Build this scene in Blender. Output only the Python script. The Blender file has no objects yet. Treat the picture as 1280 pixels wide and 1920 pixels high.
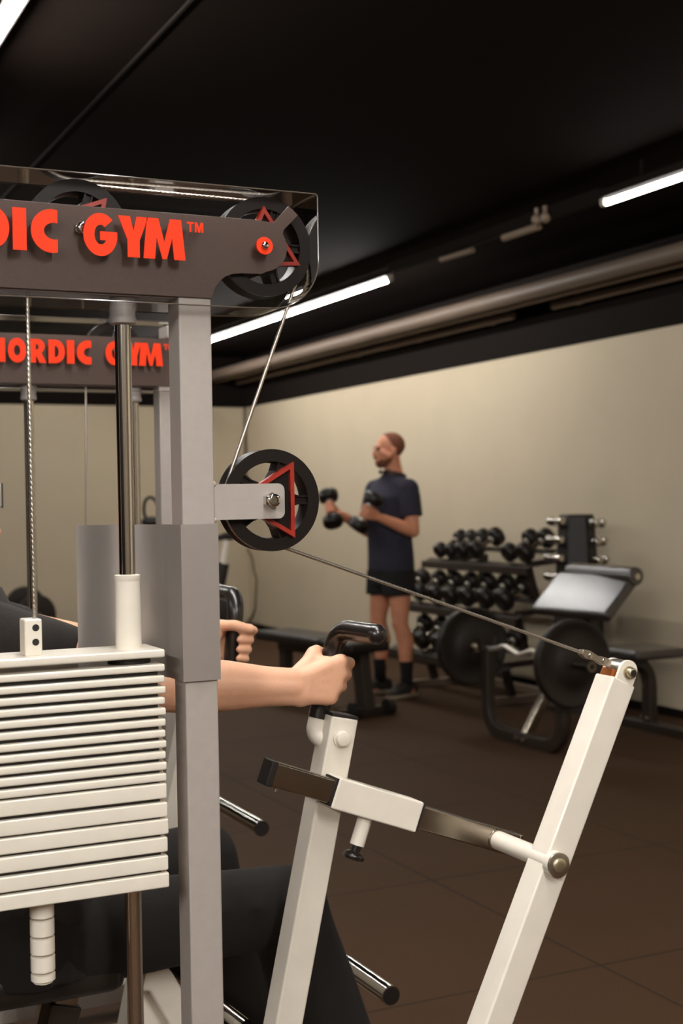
import bpy, bmesh, math, random
from mathutils import Vector as V, Matrix as M
from mathutils.geometry import tessellate_polygon
random.seed(7)
S = bpy.context.scene
COL = S.collection
PI = math.pi

# ------------------------------------------------------------------ camera
F, H = 2502.66, 1.34
yaw, pitch, roll = (math.radians(a) for a in (25.5415, -0.5042, -1.0048))
cf = V((math.sin(yaw)*math.cos(pitch), math.cos(yaw)*math.cos(pitch), math.sin(pitch)))
r0 = V((math.cos(yaw), -math.sin(yaw), 0)); u0 = r0.cross(cf)
cr = r0*math.cos(roll) + u0*math.sin(roll)
cu = -r0*math.sin(roll) + u0*math.cos(roll)
CAM = V((0, 0, H))
cam = bpy.data.cameras.new('camera'); camo = bpy.data.objects.new('camera', cam); COL.objects.link(camo)
camo.matrix_world = M(((cr.x, cu.x, -cf.x, 0), (cr.y, cu.y, -cf.y, 0), (cr.z, cu.z, -cf.z, H), (0, 0, 0, 1)))
cam.sensor_fit = 'AUTO'; cam.sensor_width = 36; cam.lens = F*36/1920
cam.clip_start = .05; cam.clip_end = 100
cam.dof.use_dof = True; cam.dof.focus_distance = 2.05; cam.dof.aperture_fstop = 5.6
S.camera = camo

def at(x, y, ax, val):
    """point of the sight line through (x, y) on the world plane ax = val"""
    d = cf*F + cr*(x-640) - cu*(y-960)
    k = 'XYZ'.index(ax)
    return CAM + d*((val-CAM[k])/d[k])

# ------------------------------------------------------------------ materials
def lin(c):
    return tuple(((v/255)/12.92 if v/255 <= .04045 else ((v/255+.055)/1.055)**2.4) for v in c)
MATS = {}
def mat(name, rgb, rough=.5, metal=0, noise=0, nscale=40, bump=0, bscale=200, spec=.5, emit=None, strength=0, sss=0, coat=0):
    m = bpy.data.materials.new(name); m.use_nodes = True
    nt = m.node_tree; b = nt.nodes['Principled BSDF']
    c = (*lin(rgb), 1)
    b.inputs['Base Color'].default_value = c
    b.inputs['Roughness'].default_value = rough
    b.inputs['Metallic'].default_value = metal
    b.inputs['Specular IOR Level'].default_value = spec
    if coat: b.inputs['Coat Weight'].default_value = coat; b.inputs['Coat Roughness'].default_value = .24 if coat == 1 else .1
    if sss:
        b.inputs['Subsurface Weight'].default_value = sss
        b.inputs['Subsurface Radius'].default_value = (.02, .008, .004); b.inputs['Subsurface Scale'].default_value = .5
    tc = nt.nodes.new('ShaderNodeTexCoord')
    if noise:
        n = nt.nodes.new('ShaderNodeTexNoise'); n.inputs['Scale'].default_value = nscale; n.inputs['Detail'].default_value = 4
        nt.links.new(tc.outputs['Object'], n.inputs['Vector'])
        mx = nt.nodes.new('ShaderNodeMixRGB'); mx.blend_type = 'MULTIPLY'; mx.inputs[0].default_value = 1
        rp = nt.nodes.new('ShaderNodeMapRange')
        rp.inputs['From Min'].default_value = .3; rp.inputs['From Max'].default_value = .7
        rp.inputs['To Min'].default_value = 1-noise; rp.inputs['To Max'].default_value = 1+noise
        nt.links.new(n.outputs['Fac'], rp.inputs['Value'])
        mx.inputs[1].default_value = c
        nt.links.new(rp.outputs['Result'], mx.inputs[2]); nt.links.new(mx.outputs[0], b.inputs['Base Color'])
    if bump:
        n2 = nt.nodes.new('ShaderNodeTexNoise'); n2.inputs['Scale'].default_value = bscale; n2.inputs['Detail'].default_value = 3
        nt.links.new(tc.outputs['Object'], n2.inputs['Vector'])
        bp = nt.nodes.new('ShaderNodeBump'); bp.inputs['Strength'].default_value = bump; bp.inputs['Distance'].default_value = .002
        nt.links.new(n2.outputs['Fac'], bp.inputs['Height']); nt.links.new(bp.outputs['Normal'], b.inputs['Normal'])
    if emit:
        b.inputs['Emission Color'].default_value = (*emit, 1); b.inputs['Emission Strength'].default_value = strength
    MATS[name] = m
    return m
WHITE = mat('white_enamel', (228, 220, 206), .32, noise=.03, nscale=25, coat=.3)
GREY = mat('grey_powder_coat', (166, 157, 150), .42, noise=.03, nscale=60, bump=.15, bscale=900)
SHEET = mat('satin_grey_sheet', (176, 168, 162), .33, .55, noise=.02, nscale=30)
BROWNGREY = mat('brown_grey_enamel', (82, 62, 54), .5, noise=.05, nscale=150, bump=.25, bscale=1200)
RED = mat('red_orange_letters', (238, 60, 26), .55, spec=.15)
REDP = mat('red_paint', (150, 38, 24), .4, noise=.12, nscale=60)
CHROME = mat('chrome', (205, 200, 192), .12, 1)
SATIN = mat('satin_steel', (235, 228, 215), .38, .85)
DCHROME = mat('brushed_dark_chrome', (150, 140, 126), .24, 1, noise=.1, nscale=20)
STEEL = mat('cable_steel', (190, 182, 170), .35, 1)
ZINC = mat('zinc', (190, 178, 150), .35, .9)
BLACK = mat('black_rubber', (24, 18, 15), .55, noise=.1, nscale=80)
GRIP = mat('black_grip_rubber', (26, 21, 18), .3, coat=.25)
PLASTIC = mat('black_pulley_plastic', (22, 14, 10), .45, noise=.06, nscale=50, spec=.25)
CAPGREY = mat('grey_plastic', (150, 142, 138), .45)
VINYL = mat('black_vinyl', (30, 23, 18), .42, bump=.2, bscale=300)
PADV = mat('padded_black_vinyl', (44, 37, 33), .4, bump=.15, bscale=120, spec=.7, coat=1)
FRAME = mat('dark_steel_paint', (44, 34, 27), .45)
HEADR = mat('dumbbell_rubber', (26, 19, 15), .38, noise=.1, nscale=60)
PLATER = mat('plate_rubber', (28, 20, 15), .5, noise=.1, nscale=30)
SHIRTN = mat('navy_cotton', (42, 40, 54), .9, noise=.12, nscale=60, bump=.4, bscale=250)
SHIRTB = mat('black_cotton', (36, 30, 27), .95, noise=.1, nscale=80, bump=.4, bscale=300)
SHORTS = mat('black_shorts_fabric', (24, 21, 20), .9)
TROUS = mat('black_trouser_fabric', (22, 16, 13), .95, noise=.12, nscale=40)
SOCK = mat('black_sock_knit', (22, 20, 20), .95)
SHOEU = mat('shoe_mesh', (52, 46, 42), .8, noise=.15, nscale=120)
SOLE = mat('shoe_sole', (150, 132, 110), .7)
HAIR = mat('cropped_brown_hair', (124, 74, 52), .85, noise=.25, nscale=160)
BEARD = mat('stubble_beard', (112, 66, 44), .9, noise=.3, nscale=200)
SKIN = mat('skin_fair', (226, 172, 140), .5, noise=.06, nscale=22, bump=.12, bscale=260, sss=.12)
SKIN2 = mat('skin_tanned', (216, 146, 112), .5, noise=.08, nscale=14, sss=.1)
LIP = mat('lip_skin', (170, 92, 78), .5)
EYE = mat('eye_dark', (40, 28, 22), .3)
NAIL = mat('finger_nail', (232, 182, 158), .3)
PIPE = mat('pipe_grey_white', (100, 86, 74), .5, spec=.3)
LIGHTF = mat('worn_grey_steel', (120, 104, 88), .4)
DUCT = mat('conduit_grey', (126, 108, 92), .6)
TRUNK = mat('black_trunking', (22, 16, 12), .8, spec=.1)
FIXT = mat('lamp_housing', (190, 182, 170), .5)
LAMP = mat('lamp_tube', (255, 250, 240), .5, emit=(1, .975, .93), strength=120)
EMERG = mat('cream_plastic', (132, 114, 96), .5)
CORD = mat('brown_cord', (106, 92, 72), .7)
COPPER = mat('copper_cable', (176, 104, 52), .4, .8)
WARM = mat('warm_lit_tan', (196, 150, 92), .6)  # warm light put into the colour

def wall_mat(name, rgb, bands=None):
    m = mat(name, rgb, .75, noise=.025, nscale=3, bump=.2, bscale=160)
    return m
WALLP = wall_mat('sage_wall_paint', (196, 181, 155))
WALLD = mat('dark_wall_paint', (20, 13, 9), .9, noise=.04, nscale=3, spec=.15)
WALLM = mat('warm_grey_wall_paint', (120, 108, 94), .8, noise=.03, nscale=3)
CEIL = mat('black_ceiling_paint', (19, 12, 8), .95, noise=.06, nscale=4, spec=.04)
def floor_mat():
    m = mat('rubber_floor', (84, 69, 57), .75, bump=.35, bscale=420, spec=.2)
    nt = m.node_tree; b = nt.nodes['Principled BSDF']
    g = nt.nodes.new('ShaderNodeNewGeometry'); sx = nt.nodes.new('ShaderNodeSeparateXYZ')
    nt.links.new(g.outputs['Position'], sx.inputs[0])
    outs = []
    for ax, off, per in (('X', .32, .98), ('Y', .19, .975)):
        a = nt.nodes.new('ShaderNodeMath'); a.operation = 'ADD'; a.inputs[1].default_value = 50*per-off
        nt.links.new(sx.outputs[ax], a.inputs[0])
        md = nt.nodes.new('ShaderNodeMath'); md.operation = 'MODULO'; md.inputs[1].default_value = per
        nt.links.new(a.outputs[0], md.inputs[0])
        lt = nt.nodes.new('ShaderNodeMath'); lt.operation = 'LESS_THAN'; lt.inputs[1].default_value = .007
        nt.links.new(md.outputs[0], lt.inputs[0]); outs.append(lt)
    mxm = nt.nodes.new('ShaderNodeMath'); mxm.operation = 'MAXIMUM'
    nt.links.new(outs[0].outputs[0], mxm.inputs[0]); nt.links.new(outs[1].outputs[0], mxm.inputs[1])
    tc = nt.nodes.new('ShaderNodeTexCoord')
    n = nt.nodes.new('ShaderNodeTexNoise'); n.inputs['Scale'].default_value = 300; n.inputs['Detail'].default_value = 2
    n2 = nt.nodes.new('ShaderNodeTexNoise'); n2.inputs['Scale'].default_value = 2.2; n2.inputs['Detail'].default_value = 5
    nt.links.new(g.outputs['Position'], n.inputs['Vector']); nt.links.new(g.outputs['Position'], n2.inputs['Vector'])
    rp = nt.nodes.new('ShaderNodeValToRGB'); rp.color_ramp.elements[0].position = .3; rp.color_ramp.elements[1].position = .75
    rp.color_ramp.elements[0].color = (*lin((60, 41, 24)), 1); rp.color_ramp.elements[1].color = (*lin((90, 63, 40)), 1)
    nt.links.new(n.outputs['Fac'], rp.inputs[0])
    mx = nt.nodes.new('ShaderNodeMixRGB'); mx.blend_type = 'MULTIPLY'; mx.inputs[0].default_value = .25
    nt.links.new(rp.outputs[0], mx.inputs[1]); nt.links.new(n2.outputs['Fac'], mx.inputs[2])
    m2 = nt.nodes.new('ShaderNodeMixRGB'); nt.links.new(mxm.outputs[0], m2.inputs[0]); nt.links.new(mx.outputs[0], m2.inputs[1])
    m2.inputs[2].default_value = (*lin((34, 24, 17)), 1)
    nt.links.new(m2.outputs[0], b.inputs['Base Color'])
    return m
FLOOR = floor_mat()
def acrylic():
    m = bpy.data.materials.new('clear_acrylic'); m.use_nodes = True; nt = m.node_tree; nt.nodes.clear()
    o = nt.nodes.new('ShaderNodeOutputMaterial'); mx = nt.nodes.new('ShaderNodeMixShader')
    t = nt.nodes.new('ShaderNodeBsdfTransparent'); t.inputs[0].default_value = (.97, .965, .96, 1)
    g = nt.nodes.new('ShaderNodeBsdfGlossy'); g.inputs['Roughness'].default_value = .06
    fr = nt.nodes.new('ShaderNodeFresnel'); fr.inputs[0].default_value = 1.3
    nt.links.new(fr.outputs[0], mx.inputs[0]); nt.links.new(t.outputs[0], mx.inputs[1]); nt.links.new(g.outputs[0], mx.inputs[2])
    nt.links.new(mx.outputs[0], o.inputs[0])
    return m
ACRYL = acrylic()
EDGE = mat('polished_acrylic_edge', (84, 74, 66), .12)

# ------------------------------------------------------------------ object helpers
ORG = {}
def tag(o, label=None, cat=None, group=None, kind=None):
    if label: o['label'] = label
    if cat: o['category'] = cat
    if group: o['group'] = group
    if kind: o['kind'] = kind
    return o
def thing(name, loc, label, cat, group=None):
    o = bpy.data.objects.new(name, None); COL.objects.link(o); o.location = loc
    o.empty_display_size = .1
    ORG[o.name] = V(loc)
    return tag(o, label, cat, group)
def obj(name, bm, m, parent=None, smooth=True, bevel=0, seg=2, mods=None, angle=40):
    """links bm (world coordinates) as one mesh object"""
    me = bpy.data.meshes.new(name)
    bmesh.ops.recalc_face_normals(bm, faces=bm.faces)
    if parent is not None: org = ORG[parent.name]
    else:
        xs = [v.co for v in bm.verts]
        lo = V((min(c.x for c in xs), min(c.y for c in xs), min(c.z for c in xs)))
        hi = V((max(c.x for c in xs), max(c.y for c in xs), max(c.z for c in xs)))
        org = V(((lo.x+hi.x)/2, (lo.y+hi.y)/2, lo.z))
    for v in bm.verts: v.co -= org
    bm.to_mesh(me); bm.free()
    o = bpy.data.objects.new(name, me); COL.objects.link(o)
    me.materials.append(m)
    if parent is not None: o.parent = parent
    else: o.location = org
    ORG[o.name] = org
    if smooth:
        for p in me.polygons: p.use_smooth = True
    if bevel:
        b = o.modifiers.new('b', 'BEVEL'); b.width = bevel; b.segments = seg; b.limit_method = 'ANGLE'; b.angle_limit = math.radians(angle)
    if smooth:
        e = o.modifiers.new('n', 'WEIGHTED_NORMAL') if bevel else None
        if not bevel:
            es = o.modifiers.new('es', 'EDGE_SPLIT'); es.split_angle = math.radians(50)
    return o
def BM(): return bmesh.new()
def frame(d, up=V((0, 0, 1))):
    d = V(d).normalized(); up = V(up)
    if abs(d.dot(up.normalized())) > .98: up = V((0, 1, 0)) if abs(d.y) < .9 else V((1, 0, 0))
    x = up.cross(d).normalized(); y = d.cross(x).normalized()
    return x, y, d
def sphere(bm, u_segments=20, v_segments=10, radius=1, matrix=M.Identity(4)):
    rows = [[bm.verts.new(matrix @ (V((math.cos(2*PI*i/u_segments)*math.sin(PI*k/v_segments), math.sin(2*PI*i/u_segments)*math.sin(PI*k/v_segments), math.cos(PI*k/v_segments)))*radius)) for i in range(u_segments)] for k in range(1, v_segments)]
    top = bm.verts.new(matrix @ V((0, 0, radius))); bot = bm.verts.new(matrix @ V((0, 0, -radius)))
    for i in range(u_segments):
        j = (i+1) % u_segments
        bm.faces.new((top, rows[0][i], rows[0][j])); bm.faces.new((bot, rows[-1][j], rows[-1][i]))
        for A, B in zip(rows, rows[1:]): bm.faces.new((A[i], B[i], B[j], A[j]))
def box(bm, lo, hi):
    lo, hi = V(lo), V(hi)
    c = (lo+hi)/2; s = hi-lo
    bmesh.ops.create_cube(bm, size=1, matrix=M.Translation(c) @ M.Diagonal((abs(s.x), abs(s.y), abs(s.z), 1)))
def bar(bm, a, b, w, h, up=(0, 0, 1)):
    """rectangular bar a->b, h measured along up, w across"""
    a, b = V(a), V(b); x, y, d = frame(b-a, up)
    L = (b-a).length
    m = M((( *x, 0), (*y, 0), (*d, 0), (0, 0, 0, 1))).transposed()
    m.translation = (a+b)/2
    bmesh.ops.create_cube(bm, size=1, matrix=m @ M.Diagonal((w, h, L, 1)))
def cyl(bm, a, b, ra, rb=None, n=24):
    rb = ra if rb is None else rb
    a, b = V(a), V(b); x, y, d = frame(b-a)
    m = M(((*x, 0), (*y, 0), (*d, 0), (0, 0, 0, 1))).transposed(); m.translation = (a+b)/2
    bmesh.ops.create_cone(bm, cap_ends=True, segments=n, radius1=ra, radius2=rb, depth=(b-a).length, matrix=m)
def lathe(bm, c, axis, prof, n=48):
    """prof: (distance along axis, radius) closed by end caps when radius > 0"""
    x, y, d = frame(axis); c = V(c); rings = []
    for (t, r) in prof:
        rings.append([bm.verts.new(c + d*t + (x*math.cos(2*PI*i/n) + y*math.sin(2*PI*i/n))*max(r, 1e-5)) for i in range(n)])
    for A, B in zip(rings, rings[1:]):
        for i in range(n):
            bm.faces.new((A[i], A[(i+1) % n], B[(i+1) % n], B[i]))
    bm.faces.new(rings[0][::-1]); bm.faces.new(rings[-1])
def ring_lathe(bm, c, axis, prof, n=64):
    """closed profile swept round (no caps)"""
    x, y, d = frame(axis); c = V(c); rings = []
    for (t, r) in prof:
        rings.append([bm.verts.new(c + d*t + (x*math.cos(2*PI*i/n) + y*math.sin(2*PI*i/n))*r) for i in range(n)])
    for k in range(len(rings)):
        A, B = rings[k], rings[(k+1) % len(rings)]
        for i in range(n):
            bm.faces.new((A[i], A[(i+1) % n], B[(i+1) % n], B[i]))
def smooth_path(pts, rad, seg=8):
    """rounds the corners of a polyline with radius rad"""
    pts = [V(p) for p in pts]; out = [pts[0]]
    for a, b, c in zip(pts, pts[1:], pts[2:]):
        l1, l2 = (a-b), (c-b)
        r = min(rad, l1.length*.49, l2.length*.49)
        p, q = b + l1.normalized()*r, b + l2.normalized()*r
        for i in range(seg+1):
            t = i/seg; out.append(p*(1-t)**2 + b*2*t*(1-t) + q*t*t)
    out.append(pts[-1]); return out
def sweep(bm, pts, sec, up=(0, 0, 1), cap=True, twist=None):
    """sweeps section sec (list of 2-D points, or function i,s -> points) along pts by parallel transport"""
    pts = [V(p) for p in pts]; n = len(pts); rings = []
    d0 = (pts[1]-pts[0]).normalized(); x, y, _ = frame(d0, up); s = 0
    for i, p in enumerate(pts):
        d = ((pts[min(i+1, n-1)]-pts[max(i-1, 0)])).normalized()
        if i:
            s += (p-pts[i-1]).length
            q = d0.rotation_difference(d); x = (q @ x); x = (x - d*x.dot(d)).normalized(); d0 = d
        y = d.cross(x).normalized()
        sc = sec(i, s) if callable(sec) else sec
        rings.append([bm.verts.new(p + x*a + y*b) for a, b in sc])
    k = len(rings[0])
    for A, B in zip(rings, rings[1:]):
        for i in range(k): bm.faces.new((A[i], A[(i+1) % k], B[(i+1) % k], B[i]))
    if cap: bm.faces.new(rings[0][::-1]); bm.faces.new(rings[-1])
def circ(r, n=20): return [(r*math.cos(2*PI*i/n), r*math.sin(2*PI*i/n)) for i in range(n)]
def rrect(w, h, r=.006, n=4):
    o = []
    for cx, cy, a0 in ((w/2-r, h/2-r, 0), (-w/2+r, h/2-r, 90), (-w/2+r, -h/2+r, 180), (w/2-r, -h/2+r, 270)):
        for i in range(n+1):
            a = math.radians(a0+90*i/n); o.append((cx+r*math.cos(a), cy+r*math.sin(a)))
    return o
def tube(bm, pts, r, n=20): sweep(bm, pts, circ(r, n))
def prism(bm, loops, axis_map, d0, d1):
    """extrudes polygon loops (first outer, others holes; 2-D) between d0 and d1; axis_map(u, v, d) -> point"""
    lo, hi = min(d0, d1), max(d0, d1)
    flat = [p for lp in loops for p in lp]
    tris = tessellate_polygon([[V((a, b, 0)) for a, b in lp] for lp in loops])
    A = [bm.verts.new(axis_map(a, b, lo)) for a, b in flat]; B = [bm.verts.new(axis_map(a, b, hi)) for a, b in flat]
    fs = []
    for t in tris:
        for Q in (A, B):
            try: fs.append(bm.faces.new([Q[k] for k in t]))
            except ValueError: pass
    k0 = 0
    for lp in loops:
        n = len(lp)
        for i in range(n):
            a, b = k0+i, k0+(i+1) % n
            bm.faces.new((A[a], A[b], B[b], B[a]))
        k0 += n
    eds = {e for f in fs for e in f.edges if len(e.link_faces) == 2 and all(len(x.verts) == 3 for x in e.link_faces)}
    bmesh.ops.dissolve_limit(bm, angle_limit=.001, verts=[], edges=list(eds)) if len(loops) == 1 else None
XZ = lambda u, v, d: V((u, d, v))
YZ = lambda u, v, d: V((d, u, v))
XY = lambda u, v, d: V((u, v, d))
def arc(cx, cy, rx, ry, a0, a1, n=20):
    return [(cx+rx*math.cos(math.radians(a0+(a1-a0)*i/n)), cy+ry*math.sin(math.radians(a0+(a1-a0)*i/n))) for i in range(n+1)]

# --- continuous bodies: closed shapes fused into one surface
def cap_(bm, a, ra, b, rb, n=20):
    a, b = V(a), V(b)
    for p, r in ((a, ra), (b, rb)): sphere(bm, u_segments=n, v_segments=n//2, radius=r, matrix=M.Translation(p))
    if (b-a).length > 1e-4: cyl(bm, a, b, ra, rb, n)
def chain(bm, pr):
    for (a, ra), (b, rb) in zip(pr, pr[1:]): cap_(bm, a, ra, b, rb)
def ell(bm, c, r, rot=None):
    m = M.Translation(V(c)) @ (rot.to_4x4() if rot else M.Identity(4)) @ M.Diagonal((*r, 1))
    sphere(bm, u_segments=28, v_segments=16, radius=1, matrix=m)
def loft(bm, rings, n=32, p=2.3):
    """rings: (centre, half-axis vector a, half-axis vector b)"""
    R = []
    for c, a, b in rings:
        c, a, b = V(c), V(a), V(b); q = []
        for i in range(n):
            t = 2*PI*i/n; ct, st = math.cos(t), math.sin(t)
            q.append(bm.verts.new(c + a*math.copysign(abs(ct)**(2/p), ct) + b*math.copysign(abs(st)**(2/p), st)))
        R.append(q)
    for A, B in zip(R, R[1:]):
        for i in range(n): bm.faces.new((A[i], A[(i+1) % n], B[(i+1) % n], B[i]))
    bm.faces.new(R[0][::-1]); bm.faces.new(R[-1])
SCR = bpy.data.scenes.new('scratch')
def fuse(bm, voxel, it=3, xf=None, fac=.5):
    """one continuous skin over the overlapping shapes of bm; returns a bmesh"""
    bmesh.ops.recalc_face_normals(bm, faces=bm.faces)
    me = bpy.data.meshes.new('t'); bm.to_mesh(me); bm.free()
    t = bpy.data.objects.new('t', me); SCR.collection.objects.link(t)
    r = t.modifiers.new('r', 'REMESH'); r.mode = 'VOXEL'; r.voxel_size = voxel
    if it: s = t.modifiers.new('s', 'SMOOTH'); s.factor = fac; s.iterations = it
    SCR.view_layers[0].update(); dg = SCR.view_layers[0].depsgraph; m2 = bpy.data.meshes.new_from_object(t.evaluated_get(dg))
    bpy.data.objects.remove(t); bpy.data.meshes.remove(me)
    o = bmesh.new(); o.from_mesh(m2); bpy.data.meshes.remove(m2)
    if xf: o.transform(xf)
    return o
def copy_tree(o, parent=None):
    c = o.copy(); COL.objects.link(c)
    if parent: c.parent = parent
    for ch in [x for x in o.children]: copy_tree(ch, c)
    return c

# ------------------------------------------------------------------ the room
XW, YB, XL, YF, ZC = 5.26, 13.35, -4.6, -4.2, 2.88
def struct(name, lo, hi, m):
    bm = BM(); box(bm, lo, hi); o = obj(name, bm, m, smooth=False); o['kind'] = 'structure'; return o
struct('floor', (XL-.2, YF-.2, -.1), (XW+.2, YB+.2, 0), FLOOR)
struct('ceiling', (XL-.2, YF-.2, ZC), (XW+.2, YB+.2, ZC+.1), CEIL)
ZP = 2.35
struct('wall_right', (XW, YF, 0), (XW+.12, YB, ZP), WALLP)
struct('wall_right_upper', (XW-.004, YF, ZP), (XW+.12, YB, ZC), WALLD)
struct('wall_back', (XL, YB, 0), (XW+.12, YB+.12, ZP), WALLP)
struct('wall_back_upper', (XL, YB-.004, ZP), (XW+.12, YB+.12, ZC), WALLD)
struct('wall_left', (XL-.12, YF, 0), (XL, YB, ZC), WALLD)
struct('wall_front', (XL, YF-.12, 0), (XW+.12, YF, ZC), WALLM)
struct('baseboard_right', (XW-.012, YF, 0), (XW, YB, .05), WALLD)
struct('baseboard_back', (XL, YB-.012, 0), (XW-.012, YB, .05), WALLD)
# slim dark batten under the ceiling
bm = BM(); box(bm, (1.37, 1.0, ZC-.008), (1.38, 9, ZC)); o = obj('trim_1', bm, TRUNK, smooth=False); o['kind'] = 'structure'

# ------------------------------------------------------------------ lamps
LAMPS = {}
def lamp(x, y0, y1, z, label, power=1.0, group='fluorescent strip lights'):
    t = thing('strip_light', (x, (y0+y1)/2, z), label, 'light', group)
    bm = BM(); box(bm, (x-.022, y0, z+.026), (x+.022, y1, z+.062)); obj('lamp_housing', bm, TRUNK, t, bevel=.003)
    bm = BM(); box(bm, (x-.034, y0, z+.020), (x+.034, y1, z+.026)); obj('lamp_shade', bm, TRUNK, t, smooth=False)
    for yy in (y0+.3, y1-.3):
        bm = BM(); cyl(bm, (x, yy, z+.06), (x, yy, ZC), .006, n=8); obj('lamp_hanger', bm, TRUNK, t)
    bm = BM(); cyl(bm, (x, y0+.03, z), (x, y1-.03, z), .014, n=16)
    if power not in LAMPS: LAMPS[power] = mat('lamp_tube_%d' % len(LAMPS), (255, 250, 240), .5, emit=(1, .97, .925), strength=165*power)
    obj('lamp_tube', bm, LAMPS[power], t)
    for ye in (y0, y1):
        s = .03 if ye == y0 else -.03
        bm = BM(); cyl(bm, (x, ye, z), (x, ye+s, z), .0155, n=16); box(bm, (x-.015, min(ye, ye+s), z), (x+.015, max(ye, ye+s), z+.03))
        obj('lamp_socket', bm, FIXT, t)
ZL = 2.74
lamp(3.97, 7.52, 12.6, ZL, 'long lit strip light beside the top pulley, running over the man', .7)
lamp(3.92, 1.8, 5.24, ZL, 'lit strip light cut by the right edge of the photo', .12)
lamp(.82, .6, 4.67, ZL, 'glaring strip light in the top left corner over the weight machine', 1.25)
lamp(.75, -3.4, -.2, ZL, 'strip light behind the camera over the weight machine row', 2.8)
lamp(3.92, -3.2, -.2, ZL, 'strip light behind the camera in the row nearest the long wall', .3)
lamp(.82, 5.7, 8.7, ZL, 'added unseen strip light out of frame left, middle one over the machine row', .3)  # unseen lamp added to brighten the back left of the room
lamp(.75, 9.2, 12.2, ZL, 'added unseen strip light out of frame left, farthest one over the machine row', .72)  # also added out of view, lifts the far left wall
lamp(-2.2, -3.0, .2, ZL, 'strip light behind the camera in the third row', 2.9)
lamp(-2.2, 1.4, 4.8, ZL, 'strip light out of frame left in the third row', .3)
# trunking between the lamps, safety lamps on it
bm = BM(); box(bm, (3.93, 5.28, 2.77), (3.99, 7.48, 2.83)); tag(obj('lighting_trunking', bm, TRUNK, bevel=.004), 'black trunking bar joining two strip lights under the ceiling', 'trunking')
def rod_light(name, a, b, r, label):
    bm = BM(); tube(bm, [a, V(a).lerp(V(b), .5), b], r, 14); return tag(obj(name, bm, EMERG), label, 'light', None)
rod_light('emergency_light', at(826, 487, 'Z', 2.745), at(886, 469, 'Z', 2.745), .016, 'small cream tube lamp on the black trunking, nearest the lit strip')
t = thing('emergency_spotlight', at(985, 428, 'Z', 2.745), 'cream emergency lamp with round heads on the black ceiling trunking', 'light')
a, b = at(944, 446, 'Z', 2.745), at(1010, 424, 'Z', 2.745)
bm = BM(); tube(bm, [a, a.lerp(b, .5), b], .02, 14); obj('lamp_body', bm, EMERG, t)
for px, py in ((1006, 412), (1022, 408)):
    p = at(px, py, 'Z', 2.77); bm = BM(); sphere(bm, u_segments=16, v_segments=10, radius=.028, matrix=M.Translation(p))
    cyl(bm, p, p+V((0, 0, .06)), .012); obj('lamp_head', bm, EMERG, t)
# pipes along the long wall
bm = BM(); tube(bm, [(4.81, -4.1, 2.66), (4.81, 4, 2.66), (4.81, YB, 2.66)], .050, 20); tag(obj('ceiling_pipe', bm, PIPE), 'thick pale pipe running under the ceiling along the long wall', 'pipe')
bm = BM(); tube(bm, [(4.925, -4.1, 2.637), (4.925, 4, 2.637), (4.925, YB, 2.637)], .033, 16); tag(obj('conduit', bm, DUCT), 'thin dull conduit tight beside the thick pale ceiling pipe', 'pipe')
def seg_pipe(y0, y1, label):
    bm = BM(); tube(bm, [(5.16, y0, 2.618), (5.16, (y0+y1)/2, 2.618), (5.16, y1, 2.618)], .028, 14)
    for k in range(int((y1-y0)/1.1)+1):
        yy = y0+.25+k*1.1
        if yy < y1: tube(bm, [(5.16, yy, 2.618), (5.16, yy+.04, 2.618)], .034, 14)
    tag(obj('cable_conduit', bm, DUCT), label, 'pipe', None)
seg_pipe(-3, 7.45, 'grey conduit with collars near the wall, right of the gap')
seg_pipe(7.95, 13.3, 'grey conduit with collars near the wall, left of the gap toward the corner')
bm = BM(); box(bm, (4.3, 12.9, 2.36), (4.62, 13.25, 2.44)); tag(obj('warm_lit_box', bm, WARM, bevel=.01), 'small box coloured as if warmly lit under the ceiling in the far corner', 'box')  # plain box for an unidentified warm-lit spot, the light is in its colour
# cord hanging in the corner
pts = [at(px, py, 'X', XW-.014) for px, py in ((463, 1030), (473, 1046), (475, 1070), (481, 1085), (479, 1115), (478, 1140), (472, 1158), (462, 1166))]
bm = BM(); tube(bm, smooth_path(pts, .05, 4), .009, 8); tag(obj('wall_cord', bm, CORD), 'brown cord hanging down the far wall left of the man', 'cord')
bm = BM(); cyl(bm, (XW-.02, YB-.03, 1.5), (XW-.02, YB-.03, ZP), .014, n=12); o = obj('trim_2', bm, CORD); o['kind'] = 'structure'

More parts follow.
